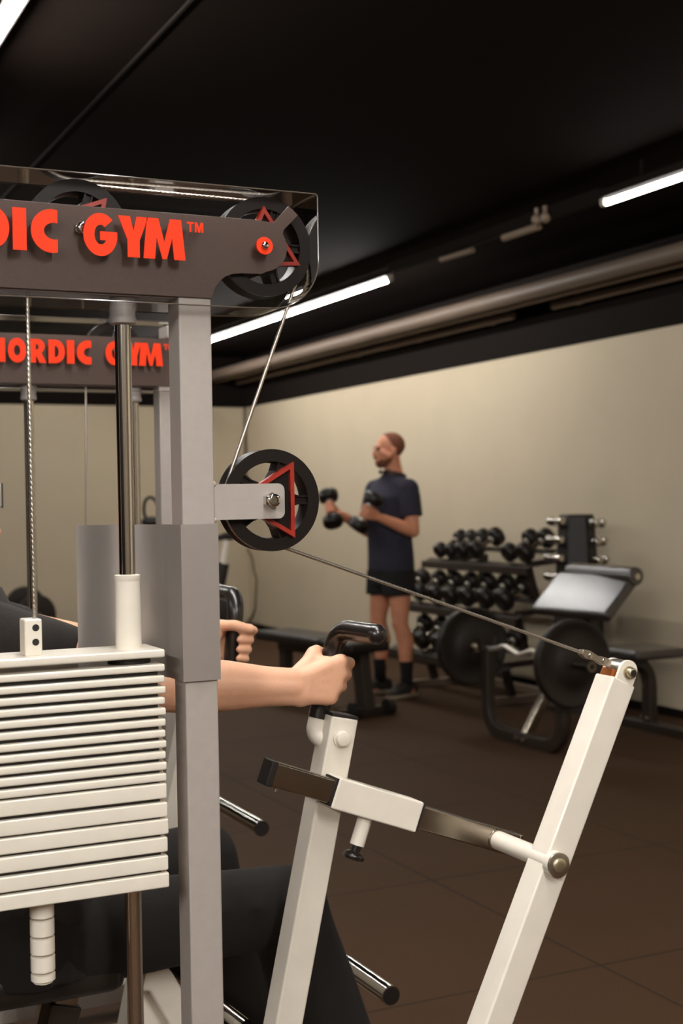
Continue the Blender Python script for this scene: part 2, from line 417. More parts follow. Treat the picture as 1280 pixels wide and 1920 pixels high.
# ------------------------------------------------------------------ lettering
def glyph(c):
    if c == 'I': return [[(0, 0), (.32, 0), (.32, 1), (0, 1)]], .32
    if c == 'C':
        a = math.degrees(math.acos(.14/.5)); b = math.degrees(math.acos(.08/.25))
        return [arc(.5, .5, .5, .52, a, 360-a, 40) + arc(.56, .5, .25, .2, 360-b, b, 30)], .64
    if c == 'G':
        return [arc(.45, .5, .45, .52, 44, 352, 44) + [(.90, .58), (.44, .58), (.44, .37), (.6, .37)] + arc(.46, .5, .17, .24, 318, 62, 30) + [(.56, .68)]], .90
    if c == 'O': return [arc(.44, .5, .44, .52, 0, 351, 40), arc(.44, .5, .15, .22, 0, 345, 24)], .88
    if c == 'D': return [[(0, 0)] + arc(.32, .5, .48, .5, -90, 90, 30) + [(0, 1)], [(.3, .26)] + arc(.33, .5, .17, .24, -90, 90, 16) + [(.3, .74)]], .8
    if c == 'R': return [[(0, 0), (.29, 0), (.29, .30), (.46, 0), (.80, 0), (.56, .42)] + arc(.40, .70, .32, .30, -50, 90, 20) + [(0, 1)], [(.28, .56)] + arc(.33, .67, .1, .11, -90, 90, 12) + [(.28, .78)]], .78
    if c == 'N': return [[(0, 0), (.3, 0), (.3, .5), (.57, 0), (.86, 0), (.86, 1), (.56, 1), (.56, .5), (.29, 1), (0, 1)]], .86
    if c == 'Y': return [[(0, 1), (.23, .42), (.23, 0), (.54, 0), (.54, .42), (.77, 1), (.47, 1), (.385, .66), (.30, 1)]], .77
    if c == 'M': return [[(0, 0), (.30, 0), (.35, .52), (.50, 0), (.61, 0), (.76, .52), (.81, 0), (1.11, 0), (1.01, 1), (.71, 1), (.555, .42), (.40, 1), (.10, 1)]], 1.11
    if c == 'T': return [[(.3, 0), (.55, 0), (.55, .78), (.85, .78), (.85, 1), (0, 1), (0, .78), (.3, .78)]], .85
LETTERS = [('N', .182, .229), ('O', .2355, .2785), ('R', .287, .325), ('D', .331, .3705), ('I', .375, .393), ('C', .399, .4345), ('G', .4695, .5165), ('Y', .518, .5605), ('M', .5530, .6135)]
def lettering(parent, dx, Y, z0=1.678, z1=1.734):
    for c, a, b in LETTERS:
        lp, w = glyph(c); h = z1-z0
        lp = [[(a+dx+u/w*(b-a), z0+v*h) for u, v in l] for l in lp]
        bm = BM(); prism(bm, lp, XZ, Y-.002, Y); obj('letter', bm, RED, parent, smooth=False)
    for c, a, b in (('T', .6165, .6265), ('M', .628, .6405)):
        lp, w = glyph(c)
        if c == 'M': lp = [[(0, 0), (.2, 0), (.2, .6), (.42, 0), (.62, 0), (.84, .6), (.84, 0), (1.05, 0), (1.05, 1), (.74, 1), (.52, .4), (.3, 1), (0, 1)]]; w = 1.05
        if c == 'T': lp = [[(.33, 0), (.55, 0), (.55, .82), (.88, .82), (.88, 1), (0, 1), (0, .82), (.33, .82)]]; w = .88
        lp = [[(a+dx+u/w*(b-a), 1.7185+v*.014) for u, v in l] for l in lp]
        bm = BM(); prism(bm, lp, XZ, Y-.002, Y); obj('trademark_letter', bm, RED, parent, smooth=False)

# ------------------------------------------------------------------ pulleys
def pulley(parent, c, R, y0, y1, tri_angle, rt=.86, red_y=None):
    """spoked cable pulley, axis along Y, faces y0 (front) and y1"""
    c = V(c); ym = (y0+y1)/2; hw = (y1-y0)/2
    bm = BM()
    ring_lathe(bm, (c.x, ym, c.z), (0, 1, 0), [(-hw, R*.76), (-hw, R), (-hw*.75, R*1.0), (-hw*.2, R*.91), (hw*.2, R*.91), (hw*.75, R), (hw, R), (hw, R*.76), (hw*.6, R*.74), (-hw*.6, R*.74)], 72)
    cyl(bm, (c.x, y0+.002, c.z), (c.x, y1-.002, c.z), R*.25, n=32)
    for k in range(5):
        a = math.radians(72*k)
        d = V((math.cos(a), 0, math.sin(a))); n = V((-d.z, 0, d.x))
        p = [c+d*R*.15+n*R*.19, c+d*R*.15-n*R*.19, c+d*R*.58-n*R*.075, c+d*R*.80-n*R*.085, c+d*R*.80+n*R*.085, c+d*R*.58+n*R*.075]
        prism(bm, [[(q.x, q.z) for q in p]], XZ, y0+.006, y1-.006)
        for s in (1, -1):
            bar(bm, V((c.x, ym, c.z))+d*R*.2+n*s*R*.17, V((c.x, ym, c.z))+d*R*.58+n*s*R*.07, .0025, 2*hw-.006, (0, 1, 0))
            bar(bm, V((c.x, ym, c.z))+d*R*.58+n*s*R*.07, V((c.x, ym, c.z))+d*R*.82+n*s*R*.07, .0025, 2*hw-.004, (0, 1, 0))
    p = obj('pulley', bm, PLASTIC, parent)
    Rt = R*rt
    def tri(r): return [(c.x+r*math.cos(math.radians(tri_angle+120*k)), c.z+r*math.sin(math.radians(tri_angle+120*k))) for k in range(3)]
    yr = y0-.001 if red_y is None else red_y
    bm = BM(); prism(bm, [tri(Rt), tri(Rt*.81)], XZ, yr-.006, y0+.006); obj('red_triangle', bm, REDP, p, smooth=False)
    bm = BM(); prism(bm, [tri(Rt*.81), arc(c.x, c.z, R*.2, R*.2, 0, 345, 24)], XZ, yr+.001, y0+.006); obj('triangle_web', bm, PLASTIC, p, smooth=False)
    return p
def bolt(parent, c, ya, yb, r=.009, m=None, name='bolt'):
    """hex nut and socket bolt, axis along Y, protruding from yb to ya"""
    bm = BM(); cyl(bm, (c[0], yb, c[2]), (c[0], (ya+yb)/2, c[2]), r*1.25, n=6)
    ring_lathe(bm, (c[0], 0, c[2]), (0, 1, 0), [(ya, r*.55), (ya, r*.85), (ya+.001, r), ((ya+yb)/2, r), ((ya+yb)/2, r*.55)], 24)
    cyl(bm, (c[0], ya+.002, c[2]), (c[0], (ya+yb)/2, c[2]), r*.56, n=6)
    return obj(name, bm, m or CHROME, parent)
def wire_rope(name, pts, r, parent, rad=.0, step=.0016):
    P_ = [V(p) for p in pts]; out = [P_[0]]
    for a, b in zip(P_, P_[1:]):
        k = max(1, int((b-a).length/step))
        for i in range(1, k+1): out.append(a.lerp(b, i/k))
    def sec(i, s):
        ph = s/.022*2*PI
        return [((r*(.78+.30*abs(math.cos(1.5*(t+ph))))*math.cos(t), r*(.78+.30*abs(math.cos(1.5*(t+ph))))*math.sin(t))) for t in [2*PI*k/18 for k in range(18)]]
    bm = BM(); sweep(bm, out, sec); return obj(name, bm, STEEL, parent)
def arc_pts(c, R, y, a0, a1, n=24):
    return [V((c.x+R*math.cos(math.radians(a0+(a1-a0)*i/n)), y, c.z+R*math.sin(math.radians(a0+(a1-a0)*i/n)))) for i in range(n+1)]

# ------------------------------------------------------------------ weight machines
def rods_and_stack(t, dx, Y, plates, top, sp=.133, off=0):
    xc = .405+dx+off
    for s in (-1, 1):
        x = xc+s*sp
        bm = BM(); cyl(bm, (x, Y, .10), (x, Y, 1.635), .0115, n=28); obj('guide_rod', bm, CHROME, t)
        bm = BM(); lathe(bm, (x, Y, 0), (0, 0, 1), [(1.592, .014), (1.594, .0185), (1.600, .0195), (1.603, .0185), (1.605, .0178), (1.64, .0178)], 28); obj('rod_cap', bm, CAPGREY, t)
    hx = .172
    for i, (za, zb) in enumerate(plates):
        j = 0 if i == 0 else random.uniform(-.0012, .0012)
        bm = BM(); box(bm, (xc-hx+j, Y-.045, zb), (xc+hx+j, Y+.045, za))
        obj('weight_plate', bm, WHITE, t, bevel=.0025)
        if i:
            pass
    for i, (za, zb) in enumerate(plates[:-1]):
        g = plates[i+1][0]
        if zb-g > .0005:
            if i:
                bm = BM(); box(bm, (xc-hx+.009, Y-.036, g), (xc+hx-.009, Y+.036, zb)); obj('gap_shade_sheet', bm, BLACK, t, smooth=False)  # dark sheet stands in for the shade in the gap between plates
            for s in ((-1, 1) if not i else ()):
                bm = BM(); cyl(bm, (xc+s*sp, Y, g), (xc+s*sp, Y, zb), .03, n=20); obj('rubber_spacer', bm, BLACK, t)
    for s in (-1, 1):
        bm = BM(); x = xc+s*sp
        lathe(bm, (x, Y, 0), (0, 0, 1), [(top, .0185), (top+.094, .0175), (top+.096, .0175), (top+.097, .0182), (top+.103, .0182), (top+.104, .016)], 32); obj('guide_sleeve', bm, WHITE, t)
    return xc

def plate_levels():
    edges = [(1217, 1232), (1244.5, 1258), (1265.7, 1279.3), (1286.2, 1300), (1306.4, 1320), (1326.6, 1340.6), (1347, 1361), (1368, 1382), (1387.9, 1401.7), (1408, 1422.4), (1428.3, 1443.5), (1449.3, 1464.4), (1468.4, 1497), (1503.7, 1531.7), (1535.6, 1564.3), (1569.3, 1597.2), (1603.9, 1631.8), (1636.5, 1664.5)]
    return [(at(313, a, 'Y', 1.785).z, at(313, b, 'Y', 1.785).z) for a, b in edges]

def machine(label, dx, dy, first):
    t = thing('weight_stack_machine', (.405+dx, 1.83+dy, 0), label, 'gym machine', 'red lettered weight stack machines')
    P3 = lambda x, y, z: V((x+dx, y+dy, z))
    Yr = 1.83+dy
    # posts
    for x0 in (.611, .150):
        bm = BM(); box(bm, P3(x0, 1.80, .05), P3(x0+.049, 1.85, 1.632)); obj('upright_post', bm, GREY, t, bevel=.003)
    # beam : two plates with the pulleys between
    if first:
        tip = [(700/4+300, 286/4+340), (740/4+300, 290/4+340), (790/4+300, 300/4+340), (835/4+300, 308/4+340), (855/4+300, 303/4+340), (965/4+300, 184/4+340), (1036/4+300, 254/4+340), (930/4+300, 362/4+340), (921/4+300, 392/4+340)]
        tipw = [at(a, b, 'Y', 1.797) for a, b in tip]
        c = at(785/4+300, 490/4+340, 'Y', 1.797)
        Rr = .0355
        right = [(p.x, p.z) for p in tipw] + [(c.x+Rr*math.cos(math.radians(a)), c.z+Rr*math.sin(math.radians(a))) for a in (20, 8, -5, -18, -31, -44, -57, -70, -82)]
        low = [at(a/4+300, b/4+340, 'Y', 1.797) for a, b in ((760, 696), (620, 690), (545, 694), (490, 715), (450, 748), (420, 785), (405, 820), (398, 850))]
        out = [(.06, 1.631), (.06, 1.749)] + right + [(p.x, p.z) for p in low] + [(.659, 1.631)]
    else:
        out = [(.06, 1.631), (.06, 1.749), (.655, 1.749), (.655, 1.631)]
    out = [(a+dx, b) for a, b in out]
    for y in (1.797, 1.849):
        bm = BM(); prism(bm, [out], XZ, y+dy, y+.004+dy); obj('beam_plate', bm, BROWNGREY, t, smooth=False, bevel=.0008)
    bm = BM(); box(bm, P3(.06, 1.801, 1.629), P3(.61, 1.849, 1.634)); obj('beam_web', bm, BROWNGREY, t, smooth=False)
    # clear cover
    xr = .8185 if first else .69
    o2 = [(.0, 1.617), (.0, 1.787)] + arc(xr-.004, 1.784, .004, .004, 90, 0, 4)
    if first: o2 += [(xr, 1.70)] + arc(.744, 1.693, xr-.744, .075, 0, -90, 14) + [(.70, 1.617)]
    else: o2 += arc(xr-.02, 1.637, .02, .02, 0, -90, 6)
    bm = BM(); prism(bm, [[(a+dx, b) for a, b in o2]], XZ, 1.776+dy, 1.866+dy)
    obj('clear_cover', bm, ACRYL, t, smooth=False, bevel=.003)
    for y in (1.776, 1.866):
        bm = BM(); tube(bm, [V((a+dx, y+dy, b)) for a, b in o2[1:]+o2[:1]], .0011, 6); obj('cover_edge', bm, EDGE, t)
    lettering(t, dx, 1.7755+dy)
    xc = rods_and_stack(t, dx, Yr, plate_levels() if first else [(.80-i*.03, .778-i*.03) for i in range(16)], plate_levels()[0][0] if first else .80, .133 if first else .1305, 0 if first else .0195)
    # top pulleys
    c1 = V((.4715 if first else .5, 1.826, 1.716))
    c1 = V((c1.x+(dx if not first else 0), 1.826+dy, c1.z))
    R = .071
    pulley(t, c1, R, 1.808+dy, 1.844+dy, 50)
    bolt(t, (c1.x, 0, c1.z), 1.782+dy, 1.797+dy, .0075)
    xcab = c1.x - R*.95
    if first:
        c2 = V((.7485, 1.826, 1.7125)); pulley(t, c2, R+.0015, 1.808, 1.844, 94, rt=.80)
        bm = BM(); cyl(bm, (.7335, 1.7745, 1.707), (.7335, 1.779, 1.707), .0125, n=32); obj('red_washer', bm, RED, t)
        bm = BM(); cyl(bm, (.7335, 1.779, 1.707), (.7335, 1.797, 1.707), .006, n=20); obj('spacer', bm, ZINC, t)
        bm = BM(); lathe(bm, (.7335, 1.7745, 1.707), (0, -1, 0), [(0, .0055), (.003, .0055), (.005, .004), (.0055, .0025)], 24); obj('bolt', bm, CHROME, t)
        # lower pulley with its bracket
        c3 = at(503, 938, 'Y', 1.838); c3 = V((c3.x, 1.838, c3.z)); R3 = .0755
        pulley(t, c3, R3, 1.822, 1.856, 180)
        for yb in (1.803, 1.860):
            a = at(533, 907, 'Y', 1.803); zt, zb = a.z+.0005, at(533, 972, 'Y', 1.803).z; xe = a.x; rr = .010
            lp = [(.658, zb), (xe-rr, zb)] + arc(xe-rr, zb+rr, rr, rr, -90, 0, 6) + arc(xe-rr, zt-rr, rr, rr, 0, 90, 6) + [(.658, zt)]
            bm = BM(); prism(bm, [lp], XZ, yb, yb+.005); obj('pulley_bracket', bm, GREY, t, smooth=False, bevel=.0008)
        b = at(512, 938, 'Y', 1.79); bolt(t, (b.x, 0, b.z), 1.783, 1.803, .0092)
        # weld beads
        bm = BM(); 
        for z in (zt, zb): sphere(bm, u_segments=10, v_segments=6, radius=.004, matrix=M.Translation(V((.661, 1.805, z))))
        obj('weld_bead', bm, GREY, t)
        ym = 1.826
        Rg = (R+.0015)*.95
        # wire rope : stack - pulley - pulley - lower pulley - lever
        top1 = arc_pts(c1, R*.95, ym, 180, 90)
        top2 = arc_pts(c2, Rg, ym, 90, -18)
        pa = at(433, 868, 'Y', ym)
        low = arc_pts(V((c3.x, ym, c3.z)), R3*.96, ym+.006, 155, 285)
        end = at(1092, 1224, 'Y', 1.845)
        wire_rope('wire_rope', [V((.4055, ym, 1.18)), V((xcab, ym, 1.60))] + top1, .0027, t)
        wire_rope('wire_rope', [top1[-1]] + top2[:1], .0027, t)
        wire_rope('wire_rope', top2 + low, .0027, t)
        wire_rope('wire_rope', [low[-1], end], .0027, t)
        # cable block on the top plate
        zt = plate_levels()[0][0]
        a, b2 = at(46, 1162, 'Y', 1.812), at(80, 1222, 'Y', 1.812)
        bm = BM(); box(bm, (a.x, 1.812, zt-.001), (b2.x, 1.846, a.z)); obj('cable_block', bm, WHITE, t, bevel=.0025)
        for py in (1177, 1204):
            p = at(67, py, 'Y', 1.812); bm = BM(); cyl(bm, (p.x, 1.8115, p.z), (p.x, 1.816, p.z), .0048, n=20); obj('block_hole', bm, BLACK, t)
        # grooved selector stem below the stack
        z0 = plate_levels()[-1][1]; pf = [(0, .0165), (.026, .0165)]
        ys = [z0-.001, z0-.028, z0-.030, z0-.0335, z0-.0355]
        zz = [(z0+.005, .0165)]
        for k, (ya, yb) in enumerate(((1705, 1717), (1723, 1751), (1757, 1785), (1791, 1818), (1825, 1836))):
            za, zb = at(78, ya, 'Y', 1.826).z, at(79, yb, 'Y', 1.826).z
            zz += [(za+.0008, .0165 if k == 0 else .0075), (za, .0165), (zb, .0165), (zb-.0008, .0075)]
        zz += [(zz[-1][0]-.003, .013), (zz[-1][0]-.006, .006)]
        bm = BM(); lathe(bm, (.4075, 1.826, 0), (0, 0, 1), zz, 28); obj('selector_stem', bm, WHITE, t)
        # guard sheet : sleeve round the post and a bowed wing behind the rods
        zt, zb = 1.3095, 1.087
        bm = BM()
        wing = [(.608, 1.856), (.604, 1.866), (.597, 1.878), (.588, 1.889), (.578, 1.8985), (.567, 1.907), (.556, 1.915), (.546, 1.924), (.537, 1.935), (.530, 1.946), (.524, 1.957), (.517, 1.967), (.510, 1.976), (.505, 1.980)]
        o3 = [(.661, 1.8515), (.661, 1.797), (.608, 1.797)] + wing
        i3 = [(a-.0014, b-.0012) for a, b in wing[::-1]] + [(.6065, 1.7955), (.6625, 1.7955), (.6625, 1.8515)]
        prism(bm, [o3+i3], XY, zb, zt)
        obj('guard_sheet', bm, SHEET, t)
        pass
    else:
        wire_rope('wire_rope', [V((xc-.005, 1.826+dy, .79)), V((xcab, 1.826+dy, 1.6)), V((xcab, 1.826+dy, c1.z))], .0027, t, step=.004)
        bm = BM(); box(bm, P3(.631, 1.79, 1.749), P3(.66, 1.86, 1.782)); obj('beam_bracket', bm, GREY, t, bevel=.004)
        bm = BM(); box(bm, P3(.18, 1.785, 1.338), P3(.217, 1.80, 1.392)); obj('post_bracket', bm, GREY, t, bevel=.003)
        bm = BM(); box(bm, P3(.217, 1.787, 1.336), P3(.2205, 1.80, 1.394)); obj('bracket_cap', bm, BLACK, t)
        # foot bar of the far station
        p = at(490, 1553, 'Y', 3.3); d = V((0, -1, 0))
        bm = BM(); cyl(bm, p+V((0, .75, 0)), p, .021, n=28); obj('foot_bar', bm, CHROME, t)
        bm = BM(); cyl(bm, p, p+d*.004, .0205, n=28); obj('bar_cap', bm, BLACK, t)
        bm = BM(); bar(bm, p+V((0, .72, 0)), V((p.x, p.y+.72, .02)), .05, .05, (1, 0, 0)); obj('foot_post', bm, GREY, t, bevel=.003)
    # feet
    bm = BM()
    box(bm, P3(.12, 1.80, .0), P3(.69, 1.85, .05)); obj('base_tube', bm, GREY, t, bevel=.003)
    return t
M1 = machine('weight machine nearest the camera with white plates and a clear pulley cover', 0, 0, True)
M2 = machine('second weight machine with red lettering, behind the guide rods of the near one', .4155, 1.385, False)

# --- the near machine's press station
def station(t):
    # base frame on the floor
    bm = BM(); box(bm, (.3, 2.335, .0), (1.35, 2.385, .05)); box(bm, (.611, 1.85, .0), (.66, 2.335, .05)); box(bm, (.28, 2.0, 0), (.33, 2.7, .05)); box(bm, (.95, 1.80, 0), (1.0, 2.72, .05))
    obj('base_frame', bm, WHITE, t, bevel=.003)
    # seat
    bm = BM(); box(bm, (.24, 2.19, .515), (.63, 2.53, .575)); obj('seat', bm, VINYL, t, bevel=.02, seg=4)
    bm = BM(); bar(bm, (.22, 2.36, .5), (.13, 2.36, 1.15), .30, .06, (1, 0, 0)); obj('backrest', bm, VINYL, t, bevel=.02, seg=4)
    bm = BM(); bar(bm, (.18, 2.36, .05), (.10, 2.36, 1.05), .05, .05, (1, 0, 0)); obj('backrest_post', bm, WHITE, t, bevel=.003)
    a, b = at(106, 1925, 'Y', 2.33), at(128, 1838, 'Y', 2.33)
    d = (b-a)
    bm = BM(); bar(bm, a-d*.4, b+d*.6, .042, .042, (1, 0, 0)); obj('seat_post', bm, DCHROME, t, bevel=.003)
    bm = BM(); bar(bm, a-d*2.2, a+d*.55, .056, .056, (1, 0, 0)); obj('seat_post_sleeve', bm, FRAME, t, bevel=.003)
    # white sloping brace with its side panel
    p, q, r = at(266, 1826, 'Y', 2.3), at(292, 1828, 'Y', 2.3), at(360, 1945, 'Y', 2.3)
    bm = BM(); sweep(bm, smooth_path([p, q, r, r+(r-q)*.8], .02, 6), rrect(.05, .040, .006), up=(0, 1, 0)); obj('white_brace', bm, WHITE, t)
    d = r-q
    bm = BM(); prism(bm, [[(p.x-.012, p.z), (q.x, q.z), (r.x+d.x*.8, r.z+d.z*.8), (p.x-.04, r.z+d.z*.8)]], XZ, 2.318, 2.324); obj('brace_panel', bm, WHITE, t, smooth=False)
    # two lever arms : the outer lever carrying the rope, and the handle arms
    top, low = at(1158, 1262, 'Y', 1.845), at(912, 1935, 'Y', 1.845)
    d = (low-top).normalized(); low = top + d*((top.z-.07)/-d.z)
    n = V((0, 1, 0)).cross(d).normalized()
    bm = BM(); bar(bm, top+d*.012, low, .0505, .0505, (0, 1, 0)); obj('lever_arm', bm, WHITE, t, bevel=.004, seg=3)
    # fork cheeks and roller at the lever top
    ctr = top - d*.006 + V((.002, 0, 0))
    for y in (1.8215, 1.8625):
        lp = []
        x_ = V((-n.x, 0, -n.z)) if n.x < 0 else n
        for k in range(13):
            a = PI*k/12
            q = ctr + x_*.0185*math.cos(a) - d*.0185*math.sin(a); lp.append((q.x, q.z))
        q1, q2 = ctr - x_*.0185 + d*.03, ctr + x_*.0185 + d*.03
        lp += [(q1.x, q1.z), (q2.x, q2.z)]
        bm = BM(); prism(bm, [lp], XZ, y, y+.006); obj('lever_cheek', bm, WHITE, t, smooth=False, bevel=.001)
    bm = BM(); cyl(bm, (ctr.x, 1.8275, ctr.z), (ctr.x, 1.8625, ctr.z), .0175, n=28); obj('lever_roller', bm, STEEL, t)
    q = top - n*.0 + d*.004; bm = BM(); bar(bm, q-d*.004, q+d*.01, .047, .030, (0, 1, 0)); obj('lever_core', bm, COPPER, t)
    pb = ctr + d*.002
    bm = BM(); lathe(bm, (pb.x, 1.8215, pb.z), (0, -1, 0), [(0, .0105), (.004, .0105), (.004, .0085), (.013, .0085), (.014, .0075)], 24); obj('lever_nut', bm, ZINC, t)
    bm = BM(); cyl(bm, (pb.x, 1.8085, pb.z), (pb.x, 1.8065, pb.z), .0055, n=20); obj('lever_bolt', bm, BLACK, t)
    # chain link joining rope and lever
    e = at(1092, 1224, 'Y', 1.845); f = ctr - d*.010 - n*0
    f = at(1138, 1243, 'Y', 1.845); dd = (f-e).normalized(); nn = V((0, 1, 0)).cross(dd)
    for y in (1.839, 1.849):
        lp = []
        L = (f-e).length
        for s, w in ((-.004, .004), (.002, .0065), (.009, .0072), (L*.5, .0045), (L-.009, .0072), (L-.002, .0065), (L+.004, .004)):
            lp.append((s, w))
        lp = lp + [(s, -w) for s, w in lp[::-1]]
        lp = [((e+dd*s+nn*w).x, (e+dd*s+nn*w).z) for s, w in lp]
        bm = BM(); prism(bm, [lp], XZ, y, y+.003); obj('chain_plate', bm, STEEL, t, smooth=False, bevel=.0005)
    for s in (.012, (f-e).length-.012):
        q = e+dd*s; bm = BM(); lathe(bm, (q.x, 1.853, q.z), (0, -1, 0), [(0, .0042), (.016, .0042), (.018, .003)], 18); obj('chain_pin', bm, CHROME, t)
    # pivot where the adjusting rod meets the lever
    p0, p1 = at(938, 1577, 'Y', 1.96), at(1052, 1624, 'Y', 1.80)
    c = at(1046, 1622, 'Y', 1.805)
    bm = BM(); cyl(bm, (c.x, 1.985, c.z), (c.x, 1.819, c.z), .0165, n=28); obj('pivot_tube', bm, WHITE, t)
    bm = BM(); lathe(bm, (c.x, 1.819, c.z), (0, -1, 0), [(0, .021), (.012, .021), (.013, .0195), (.013, .013)], 32); obj('pivot_boss', bm, WHITE, t)
    bm = BM(); lathe(bm, (c.x, 1.806, c.z), (0, -1, 0), [(0, .0205), (.004, .0205), (.0045, .019)], 32); obj('pivot_washer', bm, STEEL, t)
    bm = BM(); lathe(bm, (c.x, 1.802, c.z), (0, -1, 0), [(0, .0125), (.003, .0125), (.005, .010), (.005, .004)], 24); obj('pivot_bolt', bm, ZINC, t)
    # adjusting rod
    A, B = at(503, 1448, 'Y', 2.02), at(962, 1583, 'Y', 2.005)
    dr = (B-A).normalized()
    bm = BM(); bar(bm, A, B, .040, .040, (0, 1, 0)); obj('adjusting_rod', bm, DCHROME, t, bevel=.003)
    bm = BM(); bar(bm, A-dr*.007, A+dr*.005, .0415, .0415, (0, 1, 0)); obj('rod_end_cap', bm, BLACK, t, bevel=.002)
    s0, s1 = A.lerp(B, .235), A.lerp(B, .572)
    bm = BM(); bar(bm, s0, s1, .0525, .0525, (0, 1, 0)); obj('rod_sleeve', bm, WHITE, t, bevel=.0035, seg=3)
    for q in (s0, s1):
        bm = BM(); bar(bm, q-dr*.004, q+dr*.004, .047, .047, (0, 1, 0)); obj('sleeve_liner', bm, BLACK, t)
    nr = V((0, 1, 0)).cross(dr); nr = nr if nr.z < 0 else -nr
    k0 = A.lerp(B, .395) + nr*.022
    bm = BM(); cyl(bm, k0, k0+nr*.052, .0125, n=24); obj('pin_housing', bm, WHITE, t)
    bm = BM(); lathe(bm, k0+nr*.050, nr, [(0, .0085), (.012, .0085), (.014, .013), (.017, .0185), (.021, .0195), (.025, .018), (.027, .01)], 32); obj('pull_knob', bm, GRIP, t)
    k1 = A.lerp(B, .045)+nr*.02; bm = BM(); cyl(bm, k1, k1+nr*.006, .004, n=12); obj('stop_pin', bm, ZINC, t)
    bm = BM(); bar(bm, B-dr*.004, B+dr*.003, .0415, .0415, (0, 1, 0)); cyl(bm, (c.x, 1.985, c.z), (c.x, 2.02, c.z), .02, n=28); obj('rod_joint', bm, DCHROME, t, bevel=.002)
    # handle arms, near and far
    for (y, q0, q1, sgn) in ((2.07, (636, 1342), (528, 1930), -1), (2.66, None, None, 1)):
        if q0: a, b = at(*q0, 'Y', y), at(*q1, 'Y', y); REF = (V(a), V(b))
        else: a, b = V(REF[0]), V(REF[1]); a = V((a.x-.045, y, a.z)); b = V((b.x-.045, y, b.z))
        d = (b-a).normalized(); lowp = a+d*((a.z-.07)/-d.z)
        bm = BM(); bar(bm, a, lowp, .0505, .0505, (0, 1, 0)); obj('handle_arm', bm, WHITE, t, bevel=.004, seg=3)
        bm = BM(); bar(bm, a-d*.005, a+d*.001, .0505, .0505, (0, 1, 0)); obj('arm_end_cap', bm, BLACK, t, bevel=.002)
        cb = at(642, 1385, 'Y', 2.04) if q0 else V((a.x+.004, y, a.z-.04))
        yb = y-.0255 if q0 else y+.0255
        bm = BM(); lathe(bm, (cb.x, yb, cb.z), (0, sgn, 0), [(0, .0155), (.004, .0155), (.004, .0135), (.011, .0125), (.012, .011)], 6 if False else 24); obj('arm_bolt', bm, WHITE, t)
        # handle tube behind the arm
        if q0:
            g0, g1, g2 = at(597, 1342, 'Y', y+.02), at(632, 1179, 'Y', y+.02), None
            gb = g1
            axis = (g1-g0).normalized()
            gend = V((g1.x+.010, y-.112, g1.z+.0))
        else:
            g0, g1 = at(434, 1240, 'Y', y-.0), at(444, 1118, 'Y', y-.0)
            axis = (g1-g0).normalized()
            gend = V((g1.x+.012, y+.165, g1.z+.002))
        elbow = g0 - axis*.035
        inn = V((a.x, y, a.z))+d*.045 if q0 else V((a.x, y, a.z))+d*.06
        pts = smooth_path([inn, elbow, g0], .03, 8)
        bm = BM(); tube(bm, pts, .0165, 24); obj('handle_elbow', bm, WHITE, t)
        pts = smooth_path([g0-axis*.004, g1, gend], .045, 12)
        bm = BM(); tube(bm, pts, .0175, 28)
        e = (gend-g1).normalized(); lathe(bm, gend-e*.001, e, [(0, .0175), (.007, .0168), (.012, .0142), (.0155, .0095), (.017, .004)], 28)
        obj('hand_grip', bm, GRIP, t)
    # lower axle joining arms
    bm = BM(); cyl(bm, (REF[1].x-.09, 1.80, .075), (REF[1].x-.09, 2.72, .075), .02, n=24); obj('axle', bm, CHROME, t)
    # chrome foot bar
    p = at(733, 1867, 'Y', 2.38)
    bm = BM(); cyl(bm, p+V((0, .55, 0)), p, .0205, n=32); obj('foot_bar', bm, CHROME, t)
    bm = BM(); cyl(bm, p+V((0, .003, 0)), p+V((0, -.0015, 0)), .0185, n=32); obj('bar_cap', bm, BLACK, t)
    bm = BM(); bar(bm, p+V((0, .5, 0)), V((p.x, p.y+.5, .03)), .05, .05, (1, 0, 0)); obj('foot_post', bm, WHITE, t, bevel=.003)
    # chrome rail low behind the post
    p, q = at(296, 1797, 'Y', 2.5), at(460, 1925, 'Y', 2.25)
    bm = BM(); cyl(bm, p, q, .014, n=24); obj('chrome_rail', bm, CHROME, t)
    return t
station(M1)
# grey floor tube of the far machine
bm = BM(); a, b = at(-60, 1921, 'Y', 3.42), at(345, 1846, 'Y', 3.42); box(bm, (a.x-.5, 3.395, .035), (b.x+.25, 3.445, .085))
for xx in (a.x-.45, b.x+.2): box(bm, (xx-.03, 3.38, 0), (xx+.03, 3.46, .036))
obj('floor_tube', bm, GREY, M2, bevel=.003)

